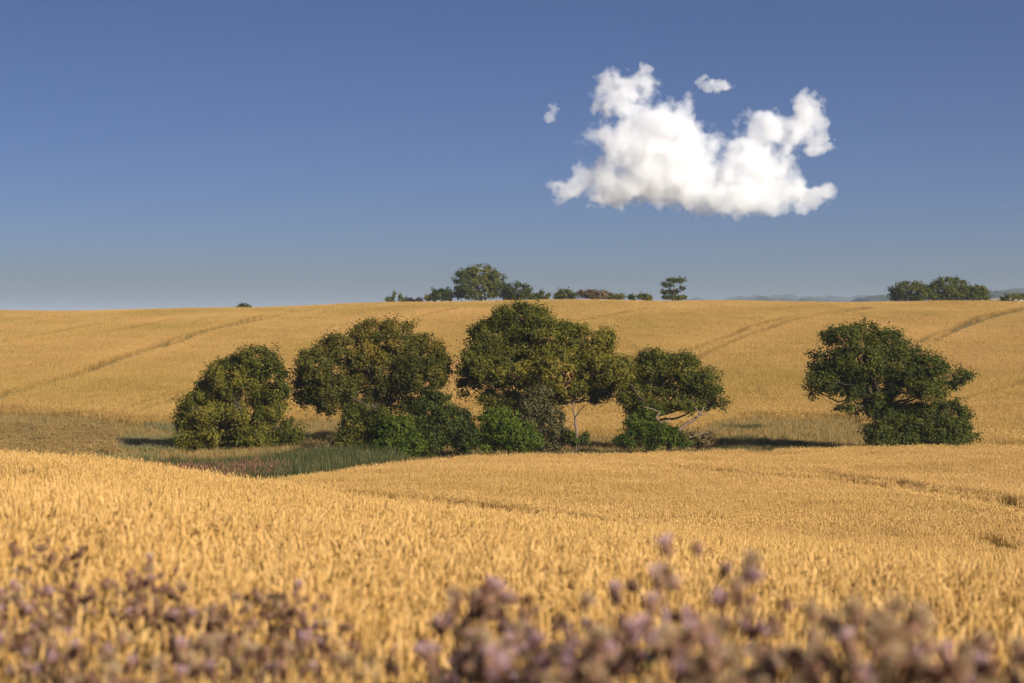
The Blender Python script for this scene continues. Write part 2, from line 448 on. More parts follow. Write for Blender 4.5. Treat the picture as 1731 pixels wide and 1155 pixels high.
# ---- wheat prototypes
def wheat_patch(size, density, rings, ear_w, ear_l, leaves, seed, sides=4, stem=True, h0=0.74, hv=0.06):
    rng = np.random.default_rng(seed)
    n = max(4, int(size * size * density))
    px = rng.uniform(-0.53, 0.53, n) * size; py = rng.uniform(-0.53, 0.53, n) * size
    h = h0 + rng.normal(0, hv, n) + 0.03 * np.sin(px * 5 + seed) * np.sin(py * 4 + seed * 2)
    lean_az = rng.normal(2.6, 1.3, n); lean = rng.uniform(0.02, 0.16, n)
    base = np.stack([px, py, np.full(n, 0.02)], -1)
    neck = np.stack([px + np.cos(lean_az) * lean * h, py + np.sin(lean_az) * lean * h, h - ear_l * 0.5], -1)
    et = np.abs(rng.normal(0.0, 0.42, n)) + 0.06
    eaz = lean_az + rng.normal(0, 0.4, n)
    e = np.stack([np.cos(eaz) * np.sin(et), np.sin(eaz) * np.sin(et), np.cos(et)], -1)
    tone = np.clip(rng.normal(0.66, 0.20, n), 0.05, 1)
    g = Geo()
    L = ear_l * rng.uniform(0.8, 1.2, n)
    W = ear_w * rng.uniform(0.8, 1.2, n)
    ref = np.tile(np.array([[0.3, 0.9, 0.2]]), (n, 1))
    s1 = unit(np.cross(e, ref)); s2 = np.cross(e, s1)
    spin = rng.uniform(0, 6.28, n)
    # ears: spindles whose rings alternate in radius (spikelets)
    nr = rings
    tt = np.linspace(0, 1, nr + 2)
    prof = np.sin(np.pi * np.clip(tt * 0.9 + 0.06, 0, 1)) ** 0.6
    prof[0] = 0.15; prof[-1] = 0.05
    alt = 1 + (0.22 * (-1) ** np.arange(nr + 2) if nr > 2 else 0)
    prof = prof * alt
    ang = np.linspace(0, 2 * np.pi, sides, endpoint=False)
    V = np.empty((n, nr + 2, sides, 3))
    for i in range(nr + 2):
        for k in range(sides):
            fl = 1.0 if k % 2 == 0 else 0.7
            ca, sa = np.cos(ang[k] + spin), np.sin(ang[k] + spin)
            off = (ca[:, None] * s1 + sa[:, None] * s2) * (W * 0.5 * prof[i] * fl)[:, None]
            droop = -np.array([0, 0, 1.0])[None] * (tt[i] ** 2 * L * np.sin(et) * 0.35)[:, None]
            V[:, i, k] = neck + e * (tt[i] * L)[:, None] + off + droop
    per = (nr + 2) * sides
    q = []
    for i in range(nr + 1):
        for k in range(sides):
            k2 = (k + 1) % sides
            q.append((i * sides + k, i * sides + k2, (i + 1) * sides + k2, (i + 1) * sides + k))
    Q = (np.array(q)[None] + (np.arange(n) * per)[:, None, None]).reshape(-1, 4)
    T = (np.repeat(tone, per).reshape(n, nr + 2, sides) + np.linspace(-0.06, 0.10, nr + 2)[None, :, None]).ravel()
    g.add(V.reshape(-1, 3), quads=Q, tone=np.clip(T, 0, 1))
    if stem:
        sw = 0.0035 if rings > 3 else ear_w * 0.28
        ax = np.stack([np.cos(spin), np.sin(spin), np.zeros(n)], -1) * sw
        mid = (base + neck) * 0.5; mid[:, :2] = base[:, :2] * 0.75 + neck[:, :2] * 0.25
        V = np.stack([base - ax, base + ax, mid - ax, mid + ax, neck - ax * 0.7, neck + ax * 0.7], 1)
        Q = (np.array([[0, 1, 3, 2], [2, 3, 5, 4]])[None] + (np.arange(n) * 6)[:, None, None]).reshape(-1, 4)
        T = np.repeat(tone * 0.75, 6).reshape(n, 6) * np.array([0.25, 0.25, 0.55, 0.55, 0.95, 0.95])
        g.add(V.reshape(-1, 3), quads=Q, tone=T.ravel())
    if leaves:
        k = int(n * leaves)
        j = rng.integers(0, n, k)
        az = rng.uniform(0, 6.28, k); up = rng.uniform(0.35, 0.92, k)
        p0 = base[j] + (neck[j] - base[j]) * up[:, None]
        ll = rng.uniform(0.10, 0.22, k)
        d = np.stack([np.cos(az), np.sin(az), np.zeros(k)], -1)
        sd = np.stack([-np.sin(az), np.cos(az), np.zeros(k)], -1) * (ear_w * 0.42)
        z = np.array([0, 0, 1.0])
        p1 = p0 + d * (ll * 0.4)[:, None] + z * (ll * 0.45)[:, None]
        p2 = p0 + d * (ll * 0.9)[:, None] + z * (ll * rng.uniform(-0.3, 0.5, k))[:, None]
        V = np.stack([p0 - sd * 0.6, p0 + sd * 0.6, p1 - sd, p1 + sd, p2 - sd * 0.2, p2 + sd * 0.2], 1)
        Q = (np.array([[0, 1, 3, 2], [2, 3, 5, 4]])[None] + (np.arange(k) * 6)[:, None, None]).reshape(-1, 4)
        g.add(V.reshape(-1, 3), quads=Q, tone=np.repeat(np.clip(rng.normal(0.5, 0.2, k), 0.05, 1), 6))
    return g.mesh('wheat_patch')

# field outlines as distance from the viewpoint, by direction
E_U, E_R = np.array([-700, 0, 300, 430, 600, 800, 1000, 1200, 1300, 1731, 2500]), np.array([60, 62, 74, 83, 97, 107, 111, 112.5, 113, 113, 113])
H_U = np.array([-700, 0, 120, 200, 300, 400, 500, 580, 700, 900, 1000, 1180, 1250, 1440, 1500, 1640, 2500])
H_R = np.array([166, 161, 153, 147, 141, 139, 148, 150, 136, 131, 130, 138, 150, 152, 126, 118.5, 118])
def px_u(x, y): return CX + FPX * x / np.maximum(y, 1)
def edge_near(x, y):
    u = px_u(x, y)
    return np.interp(u, E_U, E_R) - 7 * np.exp(-((u - 1288) / 16) ** 2) + 0.35 * np.sin(x * 1.7) + 0.3 * np.sin(x * 0.6 + 1)
def edge_hill(x, y): return np.interp(px_u(x, y), H_U, H_R) + 0.8 * np.sin(x * 0.5) + 0.5 * np.sin(x * 1.3 + 2)

LINES_HILL = [
    [(-60, 683), (0, 665), (125, 631), (218, 597), (312, 565), (405, 544), (499, 525)],
    [(-60, 689), (0, 671), (150, 628), (249, 592), (343, 561), (440, 540), (530, 524)],
    [(215, 690), (265, 671), (324, 659), (380, 640)], [(231, 694), (281, 679), (312, 670), (370, 655)],
    [(-60, 690), (0, 690), (100, 691.5), (187, 693), (231, 695), (312, 697), (360, 699)],
    [(0, 579), (62, 567), (118, 556), (200, 543)], [(56, 578), (156, 564), (250, 548), (330, 535)],
    [(0, 542), (115, 533), (200, 529)],
    [(692, 540), (730, 530), (775, 520)],
    [(960, 546), (998, 538), (1070, 525), (1130, 518)],
    [(1151, 601), (1206, 577), (1260, 554), (1312, 541), (1353, 533), (1468, 519)],
    [(1172, 607), (1220, 585), (1260, 567), (1328, 544), (1375, 534), (1480, 520)],
    [(1549, 580), (1593, 560), (1655, 535), (1731, 519), (1790, 514)],
    [(1577, 577), (1624, 555), (1686, 533), (1731, 523), (1800, 516)],
    [(1600, 684), (1640, 671), (1686, 658), (1731, 643), (1800, 622)],
    [(1600, 716), (1649, 717), (1731, 719), (1850, 721)], [(1600, 722), (1649, 723), (1731, 725), (1850, 727)],
    [(120, 672), (145, 671), (170, 668)],
]
LINES_NEAR = [
    ([(400, 823), (487, 826), (559, 830), (684, 839), (810, 852), (917, 867), (1000, 878), (1075, 888)], 50),
    ([(487, 832), (560, 838), (631, 844), (738, 854), (846, 866), (930, 877)], 47),
    ([(1040, 787), (1093, 789), (1190, 793), (1296, 802), (1422, 811), (1549, 828), (1676, 847), (1731, 857), (1800, 870)], 45),
    ([(1150, 787), (1240, 790), (1380, 798), (1507, 812), (1633, 829), (1731, 845), (1800, 856)], 45),
    ([(1660, 908), (1690, 917), (1731, 929), (1790, 945)], 27),
    ([(-60, 790), (0, 799), (120, 817), (250, 836), (380, 849), (523, 864), (640, 876), (740, 884), (860, 897)], 4),
    ([(1380, 944), (1480, 952), (1580, 960), (1700, 975)], 4),
]
def segs(lines):
    S = []
    for pts, rmin in lines:
        w = [hit(u, v, rmin) for u, v in pts]
        for p, q in zip(w[:-1], w[1:]): S.append((*p, *q))
    return np.array(S)
S_NEAR = segs(LINES_NEAR)
S_HILL = segs([(l, 120) for l in LINES_HILL])

def seg_dist(P, S):
    out = np.full(len(P), 1e9)
    for x0, y0, x1, y1 in S:
        d = np.array([x1 - x0, y1 - y0]); L2 = max(d @ d, 1e-9)
        t = np.clip(((P[:, 0] - x0) * d[0] + (P[:, 1] - y0) * d[1]) / L2, 0, 1)
        out = np.minimum(out, np.hypot(P[:, 0] - x0 - t * d[0], P[:, 1] - y0 - t * d[1]))
    return out

SIDE = 0.31
def cells(size, ymin, ymax):
    ys = np.arange(ymin + size / 2, ymax, size)
    out = []
    for y in ys:
        w = SIDE * y + 1.5
        k = int(w / size) + 1
        xs = (np.arange(-k, k + 1)) * size
        out.append(np.stack([xs, np.full(len(xs), y)], -1))
    return np.concatenate(out)

def field(name, label, coll_big, coll_small, nvar, size, sub, ymin, ymax, inside, S, half, seed, low=None):
    """large patches in the open crop, small tufts along edges and tractor lines"""
    rng = np.random.default_rng(seed)
    P = cells(size, ymin, ymax)
    d = seg_dist(P, S)
    corners = np.array([[-.5, -.5], [.5, -.5], [-.5, .5], [.5, .5], [0, 0]]) * size
    ins = np.stack([inside(P[:, 0] + c[0], P[:, 1] + c[1]) for c in corners])
    full = ins.all(0) & (d > size * 0.75 + (half(P[:, 1]) if callable(half) else half))
    part = ins.any(0) & ~full
    B = P[full]
    rz = rng.integers(0, 4, len(B)) * (np.pi / 2) * 1.0
    sc = np.ones((len(B), 3)); sc[:, 2] = rng.uniform(0.94, 1.06, len(B))
    sc[:, 0] *= rng.choice([-1, 1], len(B))
    sc[:, 2] *= 1 + 0.05 * np.sin(B[:, 0] * 0.55 + B[:, 1] * 0.21) * np.sin(B[:, 1] * 0.37 - B[:, 0] * 0.13 + 1)
    scatter(name, label, 'wheat', coll_big, nvar, B, rz, sc, seed)
    k = int(round(size / sub))
    o = (np.arange(k) - (k - 1) / 2) * sub
    ox, oy = np.meshgrid(o, o)
    Q = (P[part][:, None, :] + np.stack([ox.ravel(), oy.ravel()], -1)[None]).reshape(-1, 2)
    Q = Q + rng.uniform(-0.06, 0.06, Q.shape)
    Q = Q[inside(Q[:, 0], Q[:, 1]) & (seg_dist(Q, S) > (half(Q[:, 1]) if callable(half) else half))]
    rz = rng.uniform(0, 6.28, len(Q))
    sc = np.ones((len(Q), 3)); sc[:, 2] = rng.uniform(0.90, 1.06, len(Q))
    if low is not None: sc[:, 2] *= low(Q[:, 0], Q[:, 1])
    scatter(name, label + ', along its edges and tractor lines', 'wheat', coll_small, nvar, Q, rz, sc, seed + 1)

near_in = lambda x, y: (y < edge_near(x, y)) & (y > 5.4 + 0.4 * np.sin(x * 2.1))
hill_in = lambda x, y: (y > edge_hill(x, y)) & (y < 352)
NV = 5
c0 = proto_collection('ear_tuft', [wheat_patch(0.36, 400, 6, 0.0118, 0.09, 0.8, 20 + i) for i in range(NV)], M['wheat'])
c0b = proto_collection('ear_patch', [wheat_patch(1.44, 390, 5, 0.0120, 0.09, 0.6, 40 + i) for i in range(NV)], M['wheat'])
c0s = proto_collection('ear_tuft_b', [wheat_patch(0.36, 330, 4, 0.0135, 0.09, 0.6, 60 + i) for i in range(NV)], M['wheat'])
c1 = proto_collection('crop_patch', [wheat_patch(2.4, 250, 2, 0.0175, 0.095, 0.3, 80 + i, sides=3, hv=0.07) for i in range(NV)], M['wheat'])
c1s = proto_collection('crop_tuft', [wheat_patch(0.34, 260, 2, 0.020, 0.10, 0.3, 100 + i, sides=3) for i in range(NV)], M['wheat'])
c2 = proto_collection('hill_patch', [wheat_patch(4.0, 95, 1, 0.029, 0.13, 0.3, 120 + i, sides=3, hv=0.10) for i in range(NV)], M['hill_wheat'])
c2s = proto_collection('hill_tuft', [wheat_patch(0.44, 100, 1, 0.029, 0.13, 0.3, 140 + i, sides=3, hv=0.10) for i in range(NV)], M['hill_wheat'])
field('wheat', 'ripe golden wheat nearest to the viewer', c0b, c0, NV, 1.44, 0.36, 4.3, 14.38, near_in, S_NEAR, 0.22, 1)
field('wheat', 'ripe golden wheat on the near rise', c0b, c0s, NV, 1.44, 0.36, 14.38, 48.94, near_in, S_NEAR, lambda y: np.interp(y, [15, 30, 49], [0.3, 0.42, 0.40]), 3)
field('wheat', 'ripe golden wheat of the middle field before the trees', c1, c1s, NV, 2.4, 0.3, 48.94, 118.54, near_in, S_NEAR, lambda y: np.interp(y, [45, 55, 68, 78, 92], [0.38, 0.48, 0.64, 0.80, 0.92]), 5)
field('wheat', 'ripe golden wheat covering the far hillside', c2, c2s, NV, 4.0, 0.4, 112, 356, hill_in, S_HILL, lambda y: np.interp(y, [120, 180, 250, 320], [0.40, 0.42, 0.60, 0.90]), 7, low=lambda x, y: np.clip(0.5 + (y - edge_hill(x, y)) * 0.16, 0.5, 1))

# ---- meadow, reeds, weeds, verge grass
def blade_clump(n, radius, h, w, tone, tonev, seed, lean=0.35, head=None, head_n=0, head_w=0.012, head_l=0.12, spread=1.0):
    rng = np.random.default_rng(seed)
    az = rng.uniform(0, 6.28, n); rr = radius * np.sqrt(rng.uniform(0, 1, n))
    p0 = np.stack([np.cos(az) * rr, np.sin(az) * rr, np.full(n, -0.03)], -1)
    hh = h * rng.uniform(0.55, 1.1, n)
    la = rng.uniform(0, 6.28, n); ln = np.abs(rng.normal(0, lean, n)) * spread
    d = np.stack([np.cos(la), np.sin(la), np.zeros(n)], -1)
    z = np.array([0, 0, 1.0])
    p1 = p0 + z * (hh * 0.55)[:, None] + d * (ln * hh * 0.25)[:, None]
    p2 = p0 + z * (hh)[:, None] + d * (ln * hh * 0.9)[:, None]
    fa = rng.uniform(0, 6.28, n)
    s = np.stack([np.cos(fa), np.sin(fa), np.zeros(n)], -1) * (w * rng.uniform(0.6, 1.3, n))[:, None] * 0.5
    V = np.stack([p0 - s, p0 + s, p1 - s * 0.9, p1 + s * 0.9, p2 - s * 0.15, p2 + s * 0.15], 1)
    Q = (np.array([[0, 1, 3, 2], [2, 3, 5, 4]])[None] + (np.arange(n) * 6)[:, None, None]).reshape(-1, 4)
    tn = np.clip(rng.normal(tone, tonev, n), 0, 0.80)
    g = Geo()
    g.add(V.reshape(-1, 3), quads=Q, tone=np.repeat(tn, 6))
    if head_n:
        j = rng.choice(n, min(head_n, n), replace=False)
        for i in j:
            t = unit((p2[i] - p1[i])[None])[0]
            a = unit(np.cross(t, [0.3, 0.8, 0.1])[None])[0]; b = np.cross(t, a)
            hw = head_w * rng.uniform(0.7, 1.3); hl = head_l * rng.uniform(0.7, 1.3)
            c = p2[i]
            V = [c - t * hl * 0.15] + [c + t * hl * 0.4 + (a * math.cos(q) + b * math.sin(q)) * hw for q in (0, 2.1, 4.2)] + [c + t * hl]
            g.add(V, tris=[(0, 2, 1), (0, 3, 2), (0, 1, 3), (4, 1, 2), (4, 2, 3), (4, 3, 1)], tone=np.clip(head + rng.normal(0, 0.04), 0, 1))
    return g.mesh('grass_clump')

def in_zone(n, ulo, uhi, rlo, rhi, rng):
    """random ground points in a sector, evenly by area"""
    u = rng.uniform(ulo, uhi, n)
    r = np.sqrt(rng.uniform(rlo ** 2, rhi ** 2, n))
    return np.stack([(u - CX) / FPX * r, r], -1)

def between_fields(P): return (P[:, 1] > edge_near(P[:, 0], P[:, 1]) + 0.15) & (P[:, 1] < edge_hill(P[:, 0], P[:, 1]) + 0.2)

def put(name, label, cat, coll, nvar, P, smin, smax, seed, zmul=None):
    rng = np.random.default_rng(seed)
    s = rng.uniform(smin, smax, (len(P), 1)) * np.ones((1, 3))
    s[:, 2] *= rng.uniform(0.85, 1.2, len(P))
    if zmul is not None: s[:, 2] *= zmul
    scatter(name, label, cat, coll, nvar, P, rng.uniform(0, 6.28, len(P)), s, seed)

g_short = proto_collection('meadow_tuft', [blade_clump(60, 0.42, 0.42, 0.022, 0.58 - 0.05 * (i % 3), 0.16, 200 + i) for i in range(4)], M['grass'])
g_brown = proto_collection('brown_tuft', [blade_clump(50, 0.40, 0.62, 0.020, 0.66, 0.12, 210 + i, head=0.62, head_n=22, head_w=0.02, head_l=0.16) for i in range(4)], M['grass'])
g_green = proto_collection('green_tuft', [blade_clump(60, 0.40, 0.60, 0.028, 0.25, 0.16, 220 + i) for i in range(4)], M['reed'])
g_reed = proto_collection('reed_clump', [blade_clump(60, 0.45, 1.05, 0.030, 0.36, 0.18, 230 + i, lean=0.22) for i in range(3)]
                          + [blade_clump(55, 0.45, 1.0, 0.028, 0.42, 0.18, 240 + i, lean=0.25, head=0.92, head_n=1, head_w=0.02, head_l=0.2) for i in range(2)], M['reed'])
g_plume = proto_collection('plume_reed', [blade_clump(40, 0.45, 1.1, 0.028, 0.42, 0.18, 246 + i, lean=0.3, head=0.92, head_n=12, head_w=0.02, head_l=0.24) for i in range(2)], M['reed'])
g_weed = proto_collection('weed_clump', [blade_clump(60, 0.42, 0.50, 0.028, 0.38, 0.2, 250 + i, lean=0.5, head=0.96, head_n=(6 if i < 2 else 1), head_w=0.02, head_l=0.035) for i in range(4)], M['weed'])
rg = np.random.default_rng(5)
P = in_zone(30000, -250, 1950, 72, 168, rg); P = P[between_fields(P)]
u = px_u(P[:, 0], P[:, 1])
left = u < 360
put('meadow_grass', 'rough straw coloured grass of the hollow around the trees', 'grass', g_short, 4, P[~left], 0.8, 1.3, 301)
put('meadow_grass', 'thin tan grass of the meadow at the left edge', 'grass', g_short, 4, P[left][::2], 0.7, 1.1, 302)
P = in_zone(9000, -250, 150, 66, 112, rg); P = P[between_fields(P)]
put('tall_dry_grass', 'tall brown seeding grass behind the left crest', 'grass', g_brown, 4, P[::3], 0.8, 1.25, 303)
P = in_zone(3500, -250, 200, 112, 140, rg); P = P[between_fields(P)]
put('tall_dry_grass', 'patchy upright brown grass in the left meadow', 'grass', g_brown, 4, P[::3], 0.7, 1.15, 310)
P = in_zone(9000, 40, 380, 110, 150, rg); P = P[between_fields(P)]
nz = np.sin(P[:, 0] * 0.5) + np.sin(P[:, 1] * 0.35 + P[:, 0] * 0.2)
put('flowering_weeds', 'white flowering grey green weeds left of the first tree', 'weeds', g_weed, 4, P[(nz > 0.1) & (P[:, 1] < 143)][::5], 0.7, 1.15, 304)
P = in_zone(16000, 125, 680, 72, 114, rg); P = P[between_fields(P)]
u, r = px_u(P[:, 0], P[:, 1]), P[:, 1]
keep = (r < np.interp(u, [125, 200, 300, 420, 520, 680], [92, 99, 101, 103, 108, 112]))
put('reeds', 'dark green reeds below the first tree', 'reeds', g_reed, 5, P[keep & (rg.random(len(P)) < np.interp(u, [125, 180, 600, 680], [0.15, 0.6, 0.6, 0.1]))], 0.7, 1.2, 305)
pz = np.exp(-((u - 285) / 45) ** 2) * (r < 86) + 0.8 * np.exp(-((u - 430) / 30) ** 2) * (r < 95) + 0.45 * np.exp(-((u - 360) / 90) ** 2) * (r < 92)
put('reeds', 'reddish plumed reeds at the edge of the dark green ones', 'reeds', g_plume, 2, P[keep & (rg.random(len(P)) < pz * 0.5)], 0.7, 1.15, 315)
P = in_zone(12000, 600, 1950, 106, 119, rg); P = P[(P[:, 1] > edge_near(P[:, 0], P[:, 1]) + 0.1)]
u, r = px_u(P[:, 0], P[:, 1]), P[:, 1]
w = np.interp(u, [600, 900, 1000, 1060, 1200, 1230, 1262, 1290, 1320, 1420, 1480, 1640, 1950], [102, 113, 116, 117, 116.5, 114.2, 114.0, 116, 114.2, 118, 118, 116.8, 116.5])
put('green_grass', 'fringe of long green grass along the foot of the trees', 'grass', g_green, 4, P[r < w], 0.7, 1.1, 306)
P = in_zone(5000, 1215, 1480, 114, 140, rg); P = P[between_fields(P)]
nz = np.sin(P[:, 0] * 0.45 + 1) + np.sin(P[:, 1] * 0.3 + P[:, 0] * 0.15)
put('green_grass', 'green tufts in the hollow left of the lone tree', 'grass', g_green, 4, P[nz > 0.7][::3], 0.6, 0.95, 307)
P = in_zone(1200, 1190, 1370, 147, 166, rg)
u, r = px_u(P[:, 0], P[:, 1]), P[:, 1]
keep = np.abs(r - np.interp(u, [1190, 1250, 1370], [166, 160, 153])) < 2.2
put('green_grass', 'low green weeds in a dip at the foot of the hill', 'weeds', g_weed, 4, P[keep], 0.8, 1.2, 308)
# weeds standing in the nearest tractor line
wl_pts = np.array([hit(u_, v_, 4) for u_, v_ in [(560, 868), (600, 872), (640, 876), (680, 879), (720, 882), (740, 884), (655, 877), (700, 880), (665, 878), (625, 874)]])
put('green_grass', 'green grass in the tractor line of the near field', 'grass', g_green, 4, np.repeat(wl_pts, 4, 0) + rg.normal(0, 0.18, (40, 2)), 0.55, 0.8, 309)

def along(S, step, jit, rng):
    out = []
    for x0, y0, x1, y1 in S:
        n = max(2, int(math.hypot(x1 - x0, y1 - y0) / step))
        t = rng.uniform(0, 1, n)[:, None]
        out.append(np.array([[x0, y0]]) + t * np.array([[x1 - x0, y1 - y0]]) + rng.normal(0, jit, (n, 2)))
    return np.concatenate(out)
g_line = proto_collection('line_tuft', [blade_clump(44, 0.30, 0.46, 0.018, 0.42, 0.14, 290 + i, lean=0.5) for i in range(3)], M['grass'])
Pl = along(S_NEAR, 0.45, 0.12, rg)
put('line_grass', 'short greenish growth in the tractor lines of the near fields', 'grass', g_line, 3, Pl[near_in(Pl[:, 0], Pl[:, 1])], 0.7, 1.0, 313)
Pl = along(S_HILL, 0.6, 0.2, rg)
put('line_grass', 'short greenish growth in the tractor lines of the hillside', 'grass', g_line, 3, Pl[hill_in(Pl[:, 0], Pl[:, 1])], 0.9, 1.2, 314)

# ------------------------------------------------------------------ clouds
def cloud(label, dist, lobes, sigma, seed, thick=0.75, gain=3.4, nscale=1.0, warp=70):
    k = dist / FPX
    cu = sum(l[0] for l in lobes) / len(lobes); cv = sum(l[1] for l in lobes) / len(lobes)
    C = at(cu, cv, dist)
    rng = random.Random(seed)
    L = []
    for (u_, v_, ru, rv) in lobes:
        p = at(u_, v_, dist) - C
        p[1] += rng.uniform(-0.25, 0.25) * ru * k
        L.append((p, (ru * k, thick * 0.5 * (ru + rv) * k * 0.9, rv * k)))
    bm = bmesh.new()
    for p, r in L:
        ret = bmesh.ops.create_icosphere(bm, subdivisions=3, radius=1.0)
        for v in ret['verts']:
            v.co = Vector((p[0] + v.co.x * r[0] * 1.22, p[1] + v.co.y * r[1] * 1.22, p[2] + v.co.z * r[2] * 1.22))
    me = bpy.data.meshes.new('cloud'); bm.to_mesh(me); bm.free()
    o = link('cloud', me)
    o.location = C
    rm = o.modifiers.new('remesh', 'REMESH'); rm.mode = 'VOXEL'; rm.voxel_size = 5.0 * k
    m = bpy.data.materials.new('cloud vapour')
    nt, N, K = nodes_of(m)
    out = N.new('ShaderNodeOutputMaterial')
    tc = N.new('ShaderNodeTexCoord')
    # domain warp so that no lobe keeps its round outline
    wno = N.new('ShaderNodeTexNoise'); wno.inputs['Scale'].default_value = nscale / (34 * k); wno.inputs['Detail'].default_value = 4
    K.new(tc.outputs['Object'], wno.inputs['Vector'])
    wsb = N.new('ShaderNodeVectorMath'); wsb.operation = 'SUBTRACT'; wsb.inputs[1].default_value = (0.5, 0.5, 0.5); K.new(wno.outputs['Color'], wsb.inputs[0])
    wsc = N.new('ShaderNodeVectorMath'); wsc.operation = 'SCALE'; wsc.inputs['Scale'].default_value = warp * k; K.new(wsb.outputs[0], wsc.inputs[0])
    wad = N.new('ShaderNodeVectorMath'); wad.operation = 'ADD'; K.new(tc.outputs['Object'], wad.inputs[0]); K.new(wsc.outputs[0], wad.inputs[1])
    acc = None
    for p, r in L:
        s = N.new('ShaderNodeVectorMath'); s.operation = 'SUBTRACT'; s.inputs[1].default_value = tuple(p)
        K.new(wad.outputs[0], s.inputs[0])
        d = N.new('ShaderNodeVectorMath'); d.operation = 'DIVIDE'; d.inputs[1].default_value = r
        K.new(s.outputs[0], d.inputs[0])
        ln = N.new('ShaderNodeVectorMath'); ln.operation = 'LENGTH'; K.new(d.outputs[0], ln.inputs[0])
        if acc is None: acc = ln.outputs['Value']
        else:
            mn = N.new('ShaderNodeMath'); mn.operation = 'SMOOTH_MIN'; mn.inputs[2].default_value = 0.25
            K.new(acc, mn.inputs[0]); K.new(ln.outputs['Value'], mn.inputs[1]); acc = mn.outputs[0]
    no = N.new('ShaderNodeTexNoise'); no.inputs['Scale'].default_value = nscale / (48 * k); no.inputs['Detail'].default_value = 6
    no.inputs['Roughness'].default_value = 0.62
    K.new(tc.outputs['Object'], no.inputs['Vector'])
    nm = N.new('ShaderNodeMath'); nm.operation = 'MULTIPLY_ADD'; nm.inputs[1].default_value = 2.0; nm.inputs[2].default_value = -0.20
    K.new(no.outputs['Fac'], nm.inputs[0])
    f = N.new('ShaderNodeMath'); f.operation = 'SUBTRACT'; K.new(nm.outputs[0], f.inputs[0]); K.new(acc, f.inputs[1])
    gn = N.new('ShaderNodeMath'); gn.operation = 'MULTIPLY'; gn.use_clamp = True; gn.inputs[1].default_value = gain
    K.new(f.outputs[0], gn.inputs[0])
    dn = N.new('ShaderNodeMath'); dn.operation = 'MULTIPLY'; dn.inputs[1].default_value = sigma
    K.new(gn.outputs[0], dn.inputs[0])
    vs = N.new('ShaderNodeVolumeScatter')
    vs.inputs['Color'].default_value = (1, 1, 1, 1)
    vs.inputs['Anisotropy'].default_value = 0.0
    K.new(dn.outputs[0], vs.inputs['Density'])
    K.new(vs.outputs[0], out.inputs['Volume'])
    m.cycles.volume_step_rate = 0.25
    me.materials.append(m)
    tag(o, label, 'cloud', 'white clouds')
    return o
CD = 3000
cloud('large white billowing cloud with two domes above the field', CD, [
    (1108, 250, 124, 92), (1058, 148, 62, 34), (1084, 124, 28, 18), (1010, 308, 66, 40), (950, 319, 28, 15), (1041, 322, 88, 34), (1140, 300, 120, 60),
    (1274, 290, 92, 76), (1262, 338, 110, 38), (1355, 330, 62, 32), (1402, 331, 24, 17), (1290, 205, 62, 32), (1368, 196, 40, 36), (1362, 166, 18, 18),
    (1380, 250, 36, 28), (1378, 224, 32, 24), (1016, 184, 26, 24), (1200, 330, 70, 36), (1335, 208, 60, 22), (975, 322, 56, 28), (1050, 176, 56, 30), (1310, 232, 56, 30)], 0.055, 1)
cloud('small white puff to the upper right of the large cloud', CD, [(1213, 143, 32, 14), (1188, 134, 16, 9)], 0.07, 2, nscale=1.6, warp=30)
cloud('tiny white wisp left of the large cloud', CD, [(936, 184, 17, 12), (931, 197, 12, 12)], 0.06, 3, nscale=1.8, warp=30)

# ------------------------------------------------------------------ trees and bushes
def pseudo_noise(P, scale, rng):
    out = 0
    for _ in range(5):
        k = rng.normal(0, 1, 3) * scale; ph = rng.uniform(0, 6.28)
        out = out + np.sin(P @ k + ph)
    return out / 2.2

